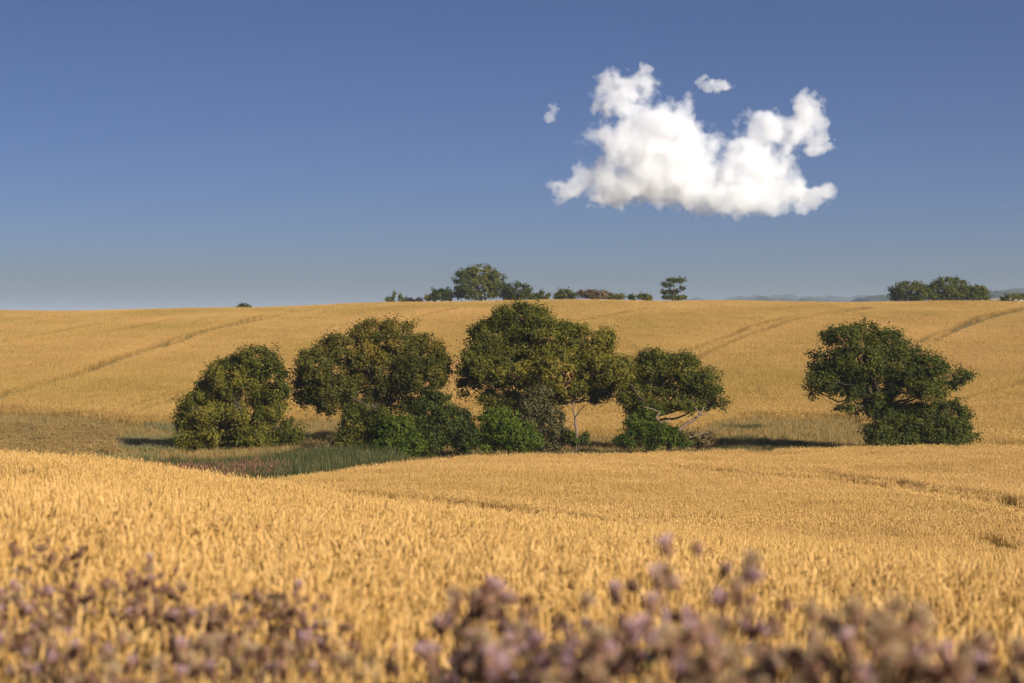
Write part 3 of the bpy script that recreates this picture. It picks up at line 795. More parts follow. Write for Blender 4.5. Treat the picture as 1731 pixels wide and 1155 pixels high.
def tree(name, label, cat, r, lobes, mat, leaf_size, n_leaves, base=None, trunk_r=0.28, seed=1, clump=0.52, gap=0.25, ymul=0.85, bark='bark', group=None, limbs=True,
         up_bias=0.35, parts=('trunk', 'branches', 'crown'), trunk_top=None, shell=0.55, sink=0.0, grow=1.09):
    """lobes: photo-measured crown masses (u, v, ru, rv) at distance r, turned into metres; depth is rounded out"""
    rng = np.random.default_rng(seed)
    k = r / FPX
    Ls = []
    for i, (u_, v_, ru, rv) in enumerate(lobes):
        c = at(u_, v_, r)
        ry = (ru + rv) * 0.5 * k * ymul + 0.15
        Ls.append((c, np.array([ru * k * grow, ry, rv * k * grow])))
    # spread lobes in depth so the crown is round
    span = max(l[0][0] + l[1][0] for l in Ls) - min(l[0][0] - l[1][0] for l in Ls)
    for c, rad in Ls: c[1] += rng.uniform(-0.16, 0.16) * span * ymul
    cen = np.mean([l[0] for l in Ls], 0)
    if base is None: base = CX + FPX * cen[0] / r
    bx = (base - CX) / FPX * r
    bz = float(ground(bx, r)) - sink
    B = np.array([bx, r, bz])
    root = empty(name, tuple(B))
    tag(root, label, cat, group)
    # leafy bunches over the outside of the lobes, sized like real boughs
    CC = np.array([l[0] for l in Ls]); RR = np.array([l[1] for l in Ls])
    area = np.array([(q[0] * q[1]) ** 0.8 + (q[0] * q[2]) ** 0.8 + (q[1] * q[2]) ** 0.8 for q in RR]); wts = area / area.sum()
    n_cl = int(np.clip(area.sum() * 1.95 / (clump ** 2) * (1 - gap), 6, 900))
    cand = n_cl * 5
    li = rng.choice(len(Ls), cand, p=wts)
    d = unit(rng.normal(0, 1, (cand, 3)))
    edge = np.clip(1 - clump * 0.75 / RR[li], 0.25, 1)
    cl = CC[li] + d * RR[li] * edge * (shell + (1 - shell) * rng.uniform(0, 1, cand)[:, None] ** 0.5)
    inside = np.zeros(cand, int)
    for c, q in Ls: inside += (np.linalg.norm((cl - c) / q, axis=1) < 0.55)
    ok = (inside == 0) | (rng.random(cand) < 0.25)
    ok &= cl[:, 2] > ground(cl[:, 0], cl[:, 1]) + 0.1
    cl, d, li = cl[ok], d[ok], li[ok]
    sel, md = [], clump * 0.52                                # keep bunches a little apart from each other
    for i in range(len(cl)):
        if len(sel) >= n_cl: break
        if not sel or np.min(np.sum((cl[sel] - cl[i]) ** 2, 1)) > md * md: sel.append(i)
    cl, d, li = cl[sel], d[sel], li[sel]
    n_cl = len(cl)
    m = max(12, int(n_leaves / n_cl))
    cr = clump * rng.uniform(0.65, 1.25, n_cl)
    nt_ = 9                                                   # leafy twigs fanning out of every bunch
    tw = unit(rng.normal(0, 1, (n_cl, nt_, 3)) + d[:, None, :] * 0.7 + np.array([0, 0, 0.25]))
    tw[..., 2] *= 0.8
    which = rng.integers(0, nt_, (n_cl, m))
    td = np.take_along_axis(tw, which[..., None].repeat(3, -1), 1)
    tlen = np.take_along_axis(rng.uniform(0.5, 1.55, (n_cl, nt_)), which, 1)[..., None]
    tl = rng.uniform(0, 1, (n_cl, m, 1)) ** 0.6 * tlen
    off = td * tl + rng.normal(0, 0.24, (n_cl, m, 3))
    ctr = cl[:, None, :] + off * cr[:, None, None]
    ctr = ctr.reshape(-1, 3)
    outd = np.repeat(d, m, 0)
    nrm = unit(rng.normal(0, 1, ctr.shape) * 0.7 + outd * 0.4 + off.reshape(-1, 3) * 0.6 + np.array([0, 0, up_bias]))
    dirv = unit(np.cross(nrm, rng.normal(0, 1, ctr.shape)))
    side = np.cross(nrm, dirv)
    LL = leaf_size * rng.uniform(0.65, 1.35, len(ctr))[:, None]
    b0 = ctr - dirv * LL * 0.5
    V = np.stack([b0, b0 + dirv * LL * 0.55 + side * LL * 0.36 + nrm * LL * 0.08, b0 + dirv * LL, b0 + dirv * LL * 0.55 - side * LL * 0.36 + nrm * LL * 0.08], 1)
    tone_c = np.clip(0.46 + 0.20 * pseudo_noise(cl, 0.8 / max(clump * 3, 0.5), rng) + rng.normal(0, 0.18, n_cl), 0.02, 0.98)
    tone = np.clip(np.repeat(tone_c, m) + rng.normal(0, 0.13, len(ctr)), 0, 1)
    Q = np.arange(len(ctr) * 4).reshape(-1, 4)
    me = build_mesh(parts[2], V.reshape(-1, 3) - B, quads=Q, col=np.repeat(tone, 4))
    link(parts[2], me, root, M[mat])
    # wood
    if limbs:
        g = Geo()
        fork = np.array([cen[0] * 0.45 + B[0] * 0.55, cen[1] * 0.5 + B[1] * 0.5, B[2] + max(0.6, (cen[2] - B[2]) * 0.62)]) if trunk_top is None else np.array(trunk_top)
        P0 = curve_pts(B - [0, 0, 0.25], fork, 7, 0.05, rng) - B
        flare = np.array([1.5, 1.12, 1, 0.95, 0.9, 0.85, 0.8])
        add_tube(g, P0, trunk_r * flare, 8)
        link(parts[0], g.mesh(parts[0], True), root, M[bark])
        g = Geo()
        for i, (c, rad_) in enumerate(Ls):
            lr = trunk_r * (0.20 + 0.22 * min(1, rad_[0] / (span * 0.22)))
            P1 = curve_pts(fork + [0, 0, -0.12 * rng.uniform(0, 1)], c, 8, 0.09, rng) - B
            add_tube(g, P1, np.linspace(lr, lr * 0.35, 8), 6)
            mine = np.where(li == i)[0]
            if len(mine) == 0: continue
            for j in rng.choice(mine, min(len(mine), 10), replace=False):
                s = P1[rng.integers(4, 8)]
                P2 = curve_pts(s, cl[j] - B, 5, 0.1, rng)
                add_tube(g, P2, np.linspace(lr * 0.34, lr * 0.06, 5), 4)
        link(parts[1], g.mesh(parts[1], True), root, M[bark])
    return root

TG = 'trees in the hollow between the fields'
tree('oak_tree', 'leftmost broad tree in the hollow, foliage reaching down to the reeds', 'tree', 119, [
    (435, 612, 40, 28), (398, 638, 46, 40), (455, 648, 38, 38), (362, 662, 32, 30), (345, 692, 32, 34), (318, 735, 24, 30), (372, 738, 42, 34), (430, 738, 48, 32),
    (485, 752, 30, 20), (412, 704, 40, 16), (345, 760, 32, 16), (462, 690, 24, 28), (470, 722, 30, 22), (500, 738, 24, 20), (378, 694, 38, 28), (446, 686, 34, 18), (330, 708, 30, 32), (352, 668, 30, 30)], 'oak', 0.12, 92000, base=425, seed=3, group=TG, gap=0.40)
tree('oak_tree', 'rounded broad tree with rusty tinted leaves, second from the left in the hollow', 'tree', 121, [
    (650, 575, 62, 36), (585, 592, 46, 38), (700, 602, 50, 40), (535, 618, 34, 34), (520, 658, 26, 34), (560, 662, 46, 32), (640, 635, 70, 46), (715, 632, 42, 38),
    (545, 694, 22, 12), (600, 690, 32, 20), (670, 688, 42, 20), (742, 618, 20, 26), (630, 706, 34, 18), (590, 704, 24, 14)], 'oak_warm', 0.12, 120000, base=632, seed=4, group=TG, gap=0.22)
tree('oak_tree', 'tallest tree of the hollow, domed crown just reaching the skyline', 'tree', 120, [
    (880, 542, 54, 30), (835, 572, 46, 34), (930, 573, 60, 36), (985, 578, 46, 28), (1020, 574, 24, 18), (812, 618, 40, 34), (870, 622, 62, 42), (950, 628, 66, 42),
    (1020, 620, 42, 32), (795, 656, 30, 20), (850, 674, 40, 20), (890, 690, 30, 14), (920, 670, 38, 20), (1000, 662, 44, 20), (1016, 682, 20, 15)], 'oak', 0.12, 135000, base=915, seed=5, group=TG, gap=0.22)
tree('oak_tree', 'windswept low tree leaning right with pale bare limbs below its crown', 'tree', 119, [
    (1110, 618, 40, 25), (1150, 618, 32, 21), (1172, 643, 36, 20), (1197, 664, 24, 17), (1090, 652, 42, 26), (1064, 668, 26, 20), (1140, 664, 36, 16), (1112, 688, 30, 14), (1188, 682, 26, 11), (1150, 684, 40, 13), (1206, 678, 18, 11), (1085, 692, 30, 18),
    (1045, 628, 26, 24)], 'oak', 0.12, 64000, base=1096, seed=6, group=TG, gap=0.22, trunk_top=at(1104, 700, 119))
tree('oak_tree', 'lone dark green tree with open crown at the right of the hollow', 'tree', 117, [
    (1465, 563, 32, 20), (1420, 568, 38, 22), (1500, 578, 36, 26), (1392, 600, 26, 13), (1450, 612, 52, 30), (1520, 613, 48, 32), (1570, 618, 34, 26), (1625, 637, 24, 15),
    (1600, 650, 30, 13), (1385, 643, 30, 18), (1370, 660, 16, 15), (1430, 654, 42, 18), (1425, 690, 22, 9), (1448, 702, 12, 8), (1500, 658, 36, 22), (1560, 660, 36, 20),
    (1545, 704, 50, 24), (1605, 700, 36, 30), (1590, 725, 42, 22), (1480, 728, 26, 22), (1525, 722, 34, 22), (1470, 690, 22, 14), (1425, 628, 52, 24), (1398, 615, 32, 18), (1545, 640, 44, 26), (1498, 692, 36, 22), (1460, 672, 30, 14), (1628, 735, 20, 18), (1508, 735, 36, 20), (1570, 740, 52, 14), (1502, 700, 20, 16)], 'oak_dark', 0.12, 100000, base=1497, seed=17, group=TG, gap=0.30, trunk_r=0.30, trunk_top=at(1496, 690, 118.3), clump=0.48)

BG = 'bushes at the foot of the trees'
bp = ('stem', 'twigs', 'foliage')
def bush(label, r, lobes, mat, n, seed, leaf_size=0.12, clump=0.38, gap=0.15, name='bush', group=BG, **kw):
    return tree(name, label, 'bush', r, lobes, mat, leaf_size, n, seed=seed, clump=clump, gap=gap, trunk_r=kw.pop('trunk_r', 0.07), parts=bp, group=group, shell=0.35, **kw)
bush('dark olive bush under the rusty tinted tree', 110, [(602, 716, 30, 30), (622, 742, 30, 26), (588, 746, 24, 20), (640, 715, 26, 28)], 'oak', 16000, 21)
bush('bright green bush in front of the rusty tinted tree', 108.5, [(672, 726, 28, 26), (692, 750, 28, 22), (655, 756, 26, 18)], 'green', 12000, 22)
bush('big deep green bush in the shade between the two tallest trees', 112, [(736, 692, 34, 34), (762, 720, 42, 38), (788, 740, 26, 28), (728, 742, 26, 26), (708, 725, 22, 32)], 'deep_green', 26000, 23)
bush('bright green rounded bush under the tallest tree', 112, [(840, 716, 34, 30), (872, 738, 38, 28), (825, 748, 22, 18), (904, 750, 15, 16)], 'green', 15000, 24)
bush('greyish open shrub beside the small bare sapling', 117.5, [(902, 688, 26, 22), (932, 704, 24, 20), (942, 735, 22, 22), (915, 664, 24, 14), (925, 752, 24, 16), (890, 715, 24, 26)], 'grey_green', 13000, 25, gap=0.2)
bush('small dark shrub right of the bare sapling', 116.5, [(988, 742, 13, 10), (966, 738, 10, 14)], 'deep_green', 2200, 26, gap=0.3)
bush('wide green bush under the windswept tree', 115.5, [(1085, 718, 30, 24), (1062, 743, 26, 18), (1112, 736, 40, 24), (1148, 748, 22, 12), (1100, 698, 20, 14)], 'green', 13000, 27, leaf_size=0.11)
bush('low brown tangle of twigs right of the windswept tree', 116, [(1180, 745, 26, 9), (1206, 736, 12, 7), (1160, 738, 18, 14)], 'brown_twig', 2600, 28, gap=0.5)
bush('low brown weedy bush between the first two trees', 116.5, [(540, 756, 26, 12), (566, 748, 18, 14), (515, 762, 16, 8)], 'brown_twig', 3200, 29, gap=0.3)
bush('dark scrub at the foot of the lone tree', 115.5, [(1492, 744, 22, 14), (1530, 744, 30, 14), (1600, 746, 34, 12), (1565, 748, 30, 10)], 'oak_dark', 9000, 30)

# bare sapling and dead wood
def wood(name, label, cat, r, paths, mat, parts, seed, group=None):
    rng = np.random.default_rng(seed)
    u0, v0 = paths[0][0][0]
    p = at(u0, v0, r); p[2] = float(ground(p[0], p[1]))
    root = empty(name, tuple(p)); tag(root, label, cat, group)
    for i, (pts, ra, rb) in enumerate(paths):
        W = np.array([at(u_, v_, r + dy) for (u_, v_), dy in zip(pts, np.linspace(0, rng.uniform(-0.8, 0.8), len(pts)))])
        t = np.linspace(0, len(W) - 1, (len(W) - 1) * 4 + 1)
        W2 = np.stack([np.interp(t, np.arange(len(W)), W[:, q]) for q in range(3)], -1) + rng.normal(0, 0.018, (len(t), 3))
        if i == 0: W2[0] = p - [0, 0, 0.2]
        g = Geo(); add_tube(g, W2 - p, np.linspace(ra, rb, len(W2)), 6)
        link(parts[0] if i == 0 else parts[1], g.mesh('limb', True), root, M[mat])
    return root
wood('sapling', 'thin nearly bare sapling standing in the gap beside the tallest tree', 'tree', 116.5, [
    ([(975, 760), (975, 730), (972, 708), (969, 694), (967, 682)], 0.11, 0.035), ([(972, 708), (978, 698), (984, 690), (990, 684)], 0.045, 0.015), ([(967, 682), (973, 678), (981, 676)], 0.03, 0.012),
    ([(967, 684), (962, 679), (955, 677)], 0.03, 0.012), ([(974, 722), (966, 714), (960, 712)], 0.035, 0.012), ([(978, 698), (976, 690), (979, 684)], 0.025, 0.01)], 'pale_bark', ('trunk', 'branch'), 41)
wood('dead_tree', 'pale dead limb leaning out right of the windswept tree', 'tree', 115.8, [
    ([(1128, 762), (1141, 731), (1160, 718), (1178, 706), (1183, 701)], 0.13, 0.06), ([(1183, 701), (1178, 693), (1172, 684)], 0.045, 0.02), ([(1183, 701), (1188, 693), (1193, 686)], 0.05, 0.02),
    ([(1183, 702), (1192, 702), (1200, 700)], 0.03, 0.012), ([(1158, 718), (1154, 713), (1147, 711)], 0.035, 0.015), ([(1165, 740), (1178, 735), (1192, 732), (1209, 730)], 0.05, 0.015), ([(1138, 748), (1152, 744), (1165, 740)], 0.06, 0.05)],
    'pale_bark', ('trunk', 'branch'), 42)
wood('dead_tree', 'crooked pale stems rising through the wide green bush', 'tree', 115.2, [
    ([(1098, 762), (1112, 735), (1124, 722), (1113, 711), (1109, 705)], 0.09, 0.05), ([(1124, 722), (1129, 713), (1133, 704)], 0.045, 0.02), ([(1109, 705), (1116, 697), (1100, 691), (1088, 688)], 0.06, 0.03)],
    'pale_bark', ('trunk', 'branch'), 43)

# ridge trees
RG = 'trees and bushes along the crest of the hill'
rd = 357
def ridge(label, lobes, mat, n, seed, dist=rd, cat='tree', leaf_size=0.28, clump=0.66, grow=1.14, **kw):
    kw.setdefault('gap', 0.2)
    pr = bp if cat == 'bush' else ('trunk', 'branches', 'crown')
    nm = 'bush' if cat == 'bush' else 'tree'
    return tree(nm, label, cat, dist, lobes, mat, leaf_size, n, seed=seed, clump=clump, group=RG, grow=grow, trunk_r=kw.pop('trunk_r', 0.22), parts=pr, shell=0.4, **kw)
ridge('big round tree on the skyline left of the tallest tree', [(810, 463, 30, 16), (788, 478, 22, 20), (834, 478, 20, 18), (810, 490, 36, 18), (776, 494, 10, 12), (846, 492, 10, 12)], 'oak_dark', 15000, 51, base=812, trunk_r=0.4)
ridge('small dark tree just left of the big skyline tree', [(745, 497, 15, 9), (736, 503, 10, 8), (758, 500, 10, 10)], 'deep_green', 3600, 52)
ridge('broad bush sloping down right of the big skyline tree', [(876, 491, 22, 12), (900, 498, 22, 10), (860, 494, 13, 13), (880, 503, 38, 7)], 'oak_dark', 7000, 53, cat='bush')
ridge('tiny bush right of the broad skyline bush', [(926, 502, 7, 6)], 'oak', 900, 54, cat='bush')
ridge('rounded green bush midway along the crest', [(956, 498, 18, 9), (946, 502, 10, 6)], 'oak', 3000, 55, cat='bush')
ridge('brownish thicket on the crest right of the rounded green bush', [(990, 496, 13, 9), (1008, 499, 18, 8), (1026, 502, 12, 6)], 'brown_twig', 4200, 56, cat='bush', gap=0.2)
ridge('low green bush right of the brownish thicket', [(1043, 502, 12, 6)], 'oak', 1500, 57, cat='bush')
ridge('smallest sparse bush right of the low green bush', [(1066, 504, 9, 4)], 'pale_green', 800, 58, cat='bush')
ridge('small peaked bush near the lone skyline tree', [(1086, 502, 7, 6), (1094, 505, 9, 3)], 'oak', 1000, 59, cat='bush')
ridge('lone layered tree on the skyline with gaps between its tiers', [(1142, 474, 16, 4.5), (1128, 482, 11, 4.5), (1151, 487, 8, 3.5), (1133, 494, 15, 5), (1140, 503, 20, 3.5)], 'oak_dark', 3600, 60, base=1136, gap=0.1, clump=0.5)
ridge('slim pale sapling at the left end of the skyline bushes', [(667, 501, 4, 7), (660, 507, 6, 5)], 'pale_green', 900, 61, cat='bush', clump=0.5)
ridge('low pale green bush beside the slim sapling', [(684, 507, 10, 4), (678, 505, 6, 4)], 'pale_green', 1100, 62, cat='bush')
ridge('low plum coloured bush on the crest', [(700, 509, 13, 3)], 'plum', 900, 63, cat='bush', clump=0.5)
ridge('small green bush between the plum bush and the dark tree', [(722, 507, 9, 4.5)], 'oak', 1000, 64, cat='bush')
ridge('treetop just showing over the crest above the leftmost tree', [(413, 519, 12, 4.5), (405, 523, 8, 5), (421, 524, 10, 5), (413, 530, 14, 9)], 'oak_dark', 2200, 65, dist=400, gap=0.25)
ridge('left tree of the dark clump at the right end of the skyline', [(1540, 492, 32, 16), (1518, 501, 15, 10), (1556, 498, 22, 14)], 'oak_dark', 8500, 66, gap=0.2)
ridge('tallest tree of the dark clump at the right end of the skyline', [(1605, 483, 32, 14), (1622, 495, 34, 14), (1585, 492, 20, 17), (1605, 502, 36, 9)], 'oak_dark', 10500, 67, gap=0.2)
ridge('right tree of the dark clump at the right end of the skyline', [(1652, 496, 18, 13), (1660, 503, 13, 8)], 'oak_dark', 3800, 68, gap=0.2)
ridge('small leafy bush on the crest at the right edge', [(1713, 503, 14, 5), (1700, 507, 10, 4), (1728, 503, 9, 6)], 'oak', 2000, 69, cat='bush')

# ------------------------------------------------------------------ verge in the foreground
g_dry = proto_collection('verge_clump', [blade_clump(26, 0.16, 0.72, 0.007, 0.55, 0.16, 260 + i, lean=0.4, head=0.72, head_n=9, head_w=0.007, head_l=0.07) for i in range(3)]
                         + [blade_clump(22, 0.16, 0.66, 0.008, 0.30, 0.16, 270 + i, lean=0.45, head=0.98, head_n=8, head_w=0.010, head_l=0.06) for i in range(2)], M['dry'])
g_verge_green = proto_collection('verge_green', [blade_clump(24, 0.14, 0.5, 0.012, 0.35, 0.15, 280 + i, lean=0.5) for i in range(3)], M['reed'])
def verge_points(n, rng):
    P = np.stack([rng.uniform(-4.6, 4.6, n), rng.uniform(2.2, 7.2, n)], -1)
    u_, r = px_u(P[:, 0], P[:, 1]), P[:, 1]
    lim = np.interp(u_, [-300, 0, 300, 520, 640, 740, 900, 1731, 2100], [7.4, 7.2, 6.6, 5.9, 5.2, 5.2, 5.6, 5.6, 5.6])
    return P[r < lim]
P = verge_points(1200, rg)
put('verge_grass', 'blurred dry brown grass along the near edge of the field', 'grass', g_dry, 5, P, 0.8, 1.15, 311)
P = verge_points(350, rg)
put('verge_grass', 'blurred green blades low among the thistles', 'grass', g_verge_green, 3, P, 0.7, 1.1, 312)

def head_meshes():
    out = []
    rng = np.random.default_rng(77)
    # involucre: scaly egg of small overlapping bracts
    g = Geo()
    rings, sides = 7, 10
    prof = [0.25, 0.8, 1.0, 1.0, 0.9, 0.78, 0.7]
    V = []
    for i in range(rings):
        for k in range(sides):
            a_ = 2 * math.pi * (k + 0.5 * (i % 2)) / sides
            rr = 0.0085 * prof[i] * (1 + 0.12 * (k % 2))
            V.append((math.cos(a_) * rr, math.sin(a_) * rr, i / (rings - 1) * 0.019))
    Q = [(i * sides + k, i * sides + (k + 1) % sides, (i + 1) * sides + (k + 1) % sides, (i + 1) * sides + k) for i in range(rings - 1) for k in range(sides)]
    g.add(V, quads=Q, tone=np.repeat(np.linspace(0.1, 0.8, rings), sides))
    for i in range(1, rings - 1):
        for k in range(sides):
            a_ = 2 * math.pi * (k + 0.5 * (i % 2)) / sides
            rr = 0.0085 * prof[i]; z = i / (rings - 1) * 0.019
            c, s = math.cos(a_), math.sin(a_)
            t = 0.0022
            g.add([(c * rr - s * t, s * rr + c * t, z), (c * rr + s * t, s * rr - c * t, z), (c * (rr + 0.0032), s * (rr + 0.0032), z + 0.006)], tris=[(0, 1, 2)], tone=0.5 + 0.4 * rng.random())
    inv = g.mesh('involucre')
    inv.materials.append(M['bract'])
    def tuft(n, L, spread, z0, w, tone, mat, name):
        g = Geo()
        az = rng.uniform(0, 6.28, n); th = rng.uniform(0, spread, n)
        d = np.stack([np.cos(az) * np.sin(th), np.sin(az) * np.sin(th), np.cos(th)], -1)
        p = np.array([0, 0, z0]) + d * [0.004, 0.004, 0.0]
        s = unit(np.cross(d, rng.normal(0, 1, (n, 3)))) * w
        LL = L * rng.uniform(0.7, 1.15, n)[:, None]
        V = np.stack([p - s * 0.5, p + s * 0.5, p + d * LL + s, p + d * LL - s], 1)
        g.add(V.reshape(-1, 3), quads=np.arange(n * 4).reshape(-1, 4), tone=np.repeat(np.clip(rng.normal(tone, 0.2, n), 0, 1), 4))
        me = g.mesh(name); me.materials.append(mat)
        return me
    return inv, tuft(60, 0.017, 0.85, 0.015, 0.0011, 0.6, M['floret'], 'florets'), tuft(70, 0.019, 1.5, 0.014, 0.0012, 0.6, M['fluff'], 'seed_fluff')
INV, FLO, FLU = head_meshes()

def thistle(label, u_, v_, r, seed, nbranch=7, mix=(0.5, 0.2), size=1.0, spread=0.10):
    """a branching plant whose top head stands at photo pixel (u_, v_) at distance r"""
    rng = np.random.default_rng(seed)
    top = at(u_, v_, r)
    bx = top[0] + rng.normal(0, 0.06); by = r + rng.normal(0, 0.05)
    B = np.array([bx, by, float(ground(bx, by))])
    root = empty('thistle', tuple(B))
    tag(root, label, 'thistle', 'thistles along the near edge of the field')
    T = top - B
    H = T[2]
    g = Geo()
    main = curve_pts((0, 0, -0.03), T, 9, 0.03, rng)
    add_tube(g, main, np.linspace(0.0045, 0.0018, 9), 6, tone=0.4)
    ends = [(main[-1], unit((main[-1] - main[-2])[None])[0])]
    for b in range(nbranch):
        t = rng.uniform(0.45, 0.93)
        s = main[0] + (main[-1] - main[0]) * t
        i = int(t * 8); s = main[i] + (main[i + 1] - main[i]) * (t * 8 - i)
        az = b * 2.4 + rng.normal(0, 0.4)
        ln = rng.uniform(0.5, 1.1) * (1.05 - t) * H * 0.55 + 0.04
        e = s + np.array([math.cos(az) * spread * rng.uniform(0.4, 1.2), math.sin(az) * spread * rng.uniform(0.4, 1.2), ln])
        e[2] = min(e[2], H - rng.uniform(0.0, 0.05))
        c = curve_pts(s, e, 6, 0.08, rng)
        add_tube(g, c, np.linspace(0.0028, 0.0013, 6), 5, tone=0.5)
        ends.append((e, unit((c[-1] - c[-2])[None])[0]))
        for q in range(rng.integers(1, 5)):
            s2 = c[rng.integers(2, 5)]
            e2 = s2 + np.array([rng.normal(0, 0.032), rng.normal(0, 0.032), rng.uniform(0.015, 0.07)])
            e2[2] = min(e2[2], H - 0.02)
            add_tube(g, curve_pts(s2, e2, 4, 0.08, rng), np.linspace(0.0018, 0.001, 4), 4, tone=0.5)
            ends.append((e2, unit((e2 - s2)[None])[0]))
    link('stem', g.mesh('stem', True), root, M['thistle_stem'])
    # spiny lobed leaves up the stem
    g = Geo()
    for j in range(16):
        t = rng.uniform(0.08, 0.85)
        i = int(t * 8); s = main[i] + (main[i + 1] - main[i]) * (t * 8 - i)
        az = j * 2.4 + rng.normal(0, 0.3); L = rng.uniform(0.07, 0.16) * (1.15 - 0.6 * t)
        d = np.array([math.cos(az), math.sin(az), 0]); sd = np.array([-math.sin(az), math.cos(az), 0])
        npt = 7; mids, Ls_, Rs_ = [], [], []
        for q in range(npt):
            f = q / (npt - 1)
            mids.append(s + d * L * f + np.array([0, 0, L * (0.5 * f - 0.75 * f * f)]))
            w = 0.022 * math.sin(math.pi * min(1, f * 0.9 + 0.08)) * (1.25 if q % 2 else 0.5)
            Ls_.append(mids[-1] + sd * w + [0, 0, 0.006]); Rs_.append(mids[-1] - sd * w + [0, 0, 0.006])
        V = np.array(mids + Ls_ + Rs_)
        Q = [(q, q + 1, npt + q + 1, npt + q) for q in range(npt - 1)] + [(q + 1, q, 2 * npt + q, 2 * npt + q + 1) for q in range(npt - 1)]
        g.add(V, quads=Q, tone=float(np.clip(rng.normal(0.45, 0.25) + (0.3 if t < 0.3 else 0), 0, 1)))
    link('foliage', g.mesh('foliage'), root, M['thistle_leaf'])
    for e, d in ends:
        h = link('flower_head', INV, root)
        h.location = e
        h.rotation_mode = 'QUATERNION'
        h.rotation_quaternion = Vector(d + rng.normal(0, 0.25, 3)).to_track_quat('Z', 'Y')
        s = size * rng.uniform(0.85, 1.35)
        h.scale = (s, s, s)
        x = rng.random()
        if x < mix[0]: link('florets', FLO, h)
        elif x < mix[0] + mix[1]: link('seed_fluff', FLU, h)
    return root

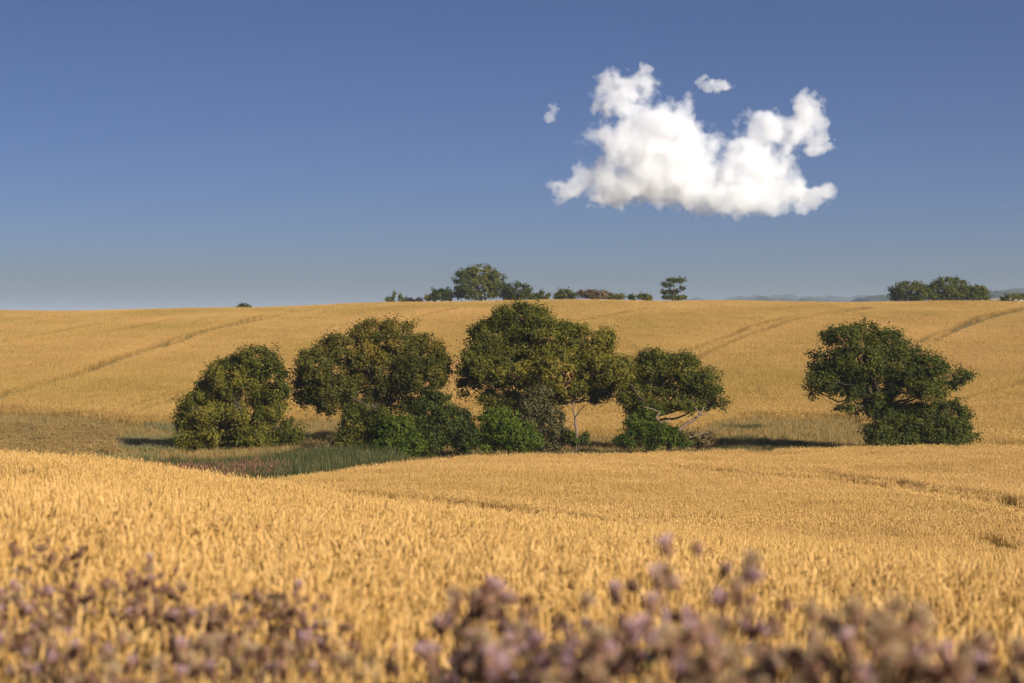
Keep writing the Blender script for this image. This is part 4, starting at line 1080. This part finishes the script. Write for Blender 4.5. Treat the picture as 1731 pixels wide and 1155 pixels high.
TH = [
    # u, v, distance, branches, (lilac, fluff), size, label
    (80, 918, 7.6, 7, (0.1, 0.0), 1.2, 'tall lone brown thistle rising furthest at the left edge'),
    (20, 1000, 6.6, 9, (0.35, 0.0), 1.1, 'dark purple thistle in the left corner below the tall lone brown one'),
    (70, 1010, 6.4, 8, (0.5, 0.0), 1.1, 'lilac thistle among green blades near the left edge'),
    (128, 1000, 6.8, 6, (0.1, 0.05), 1.1, 'brown thistle left of the twin dark thistles'),
    (222, 978, 7.0, 8, (0.05, 0.0), 1.2, 'dark brown thistle, left of the twin stems near the left'),
    (255, 952, 7.2, 6, (0.1, 0.05), 1.1, 'tallest brown thistle of the twin stems near the left'),
    (310, 1035, 6.2, 7, (0.1, 0.1), 1.1, 'brown budded thistle in the gap right of the twin stems'),
    (375, 1035, 6.2, 7, (0.05, 0.2), 1.1, 'brown thistle with tan fluff left of the middle group'),
    (435, 1008, 6.6, 7, (0.1, 0.05), 1.1, 'slender reddish brown thistle standing tallest left of the middle gap'),
    (500, 1000, 6.6, 8, (0.05, 0.0), 1.1, 'dark brown thistle right of the slender reddish one'),
    (545, 1015, 6.4, 6, (0.1, 0.0), 1.0, 'last brown thistle before the open wheat in the middle'),
    (60, 1075, 5.2, 9, (0.6, 0.05), 1.05, 'lilac thistle low at the left of the bottom edge'),
    (155, 1090, 5.0, 8, (0.4, 0.1), 1.05, 'lilac and brown thistle at the bottom below the twin stems'),
    (395, 1090, 4.9, 9, (0.75, 0.05), 1.1, 'low lilac thistle at the bottom left of the middle'),
    (460, 1085, 5.0, 8, (0.6, 0.1), 1.05, 'lilac thistle at the bottom below the dark brown one'),
    (300, 1110, 4.6, 8, (0.55, 0.1), 1.05, 'very low lilac thistle cut by the bottom edge at left'),
    (600, 1108, 4.8, 6, (0.4, 0.1), 1.0, 'sparse lilac thistle at the bottom where the wheat reaches the edge'),
    (770, 1035, 4.6, 8, (0.7, 0.05), 1.1, 'lilac thistle at the left end of the right hand group'),
    (818, 1002, 4.7, 9, (0.45, 0.05), 1.25, 'dark headed thistle standing up left in the right hand group'),
    (860, 1025, 4.5, 8, (0.7, 0.05), 1.15, 'lilac thistle just right of the dark headed one'),
    (900, 1075, 4.2, 8, (0.6, 0.1), 1.1, 'lower lilac thistle in front of the dark headed one'),
    (985, 1030, 4.4, 9, (0.7, 0.05), 1.1, 'lilac thistle midway between the dark headed one and the tallest'),
    (1035, 1015, 4.5, 9, (0.65, 0.05), 1.15, 'lilac thistle just left of the tallest one'),
    (1130, 942, 4.1, 10, (0.6, 0.15), 1.3, 'tallest thistle with a wide lilac and brown head cluster'),
    (1182, 940, 4.2, 8, (0.45, 0.2), 1.2, 'thistle rising beside the tallest one on its right'),
    (1100, 1040, 3.8, 9, (0.6, 0.15), 1.1, 'lilac thistle below the tallest one'),
    (1245, 1005, 4.0, 8, (0.75, 0.1), 1.15, 'lilac thistle with a clear pink top right of the tallest pair'),
    (1305, 1062, 3.8, 8, (0.15, 0.35), 1.15, 'brown and tan thistle right of the pink topped one'),
    (1375, 1052, 3.9, 8, (0.55, 0.1), 1.15, 'lilac thistle left of the big tan headed one'),
    (1440, 1104, 3.5, 8, (0.35, 0.25), 1.1, 'low thistle in front of the big tan headed one'),
    (1510, 1040, 3.6, 9, (0.15, 0.55), 1.35, 'big tan headed thistle gone to seed in the right part'),
    (1570, 1102, 3.5, 8, (0.7, 0.1), 1.15, 'lilac thistle right of the big tan headed one'),
    (1655, 1092, 3.6, 8, (0.1, 0.35), 1.2, 'dark brown thistle near the right edge'),
    (1715, 1108, 3.5, 8, (0.2, 0.3), 1.15, 'brown thistle cut by the right edge'),
    (1180, 1085, 3.5, 9, (0.65, 0.1), 1.1, 'low lilac thistle at the bottom below the tallest pair'),
    (1010, 1100, 3.7, 8, (0.6, 0.15), 1.1, 'low lilac thistle at the bottom centre right'),
    (800, 1100, 3.9, 8, (0.6, 0.1), 1.1, 'low lilac thistle at the bottom under the left end of the right hand group'),
]
for i, (u_, v_, r_, nb, mx, sz, lb) in enumerate(TH):
    thistle(lb, u_, v_, r_, 500 + i, nb + (2 if u_ > 1280 else 4), (mx[0] * (0.65 if u_ > 740 else 0.5), mx[1] + 0.12), sz)

# ------------------------------------------------------------------ haze
def haze():
    bm = bmesh.new()
    bmesh.ops.create_cube(bm, size=1.0)
    x0, x1, y0, y1, z0, z1 = -9000, 9000, -200, 16500, -75, 92
    for v in bm.verts:
        v.co = Vector((x0 + (v.co.x + .5) * (x1 - x0), y0 + (v.co.y + .5) * (y1 - y0), z0 + (v.co.z + .5) * (z1 - z0)))
    me = bpy.data.meshes.new('haze'); bm.to_mesh(me); bm.free()
    m = bpy.data.materials.new('summer haze')
    nt, N, L = nodes_of(m)
    out = N.new('ShaderNodeOutputMaterial')
    pv = N.new('ShaderNodeVolumePrincipled')
    pv.inputs['Color'].default_value = (0.50, 0.61, 0.75, 1)
    pv.inputs['Density'].default_value = 1.5e-4
    pv.inputs['Anisotropy'].default_value = 0.0
    L.new(pv.outputs[0], out.inputs['Volume'])
    m.cycles.homogeneous_volume = True
    o = link('haze', me, mat=m)
    tag(o, 'thin bluish summer haze over the distant hills', 'haze', kind='stuff')
haze()
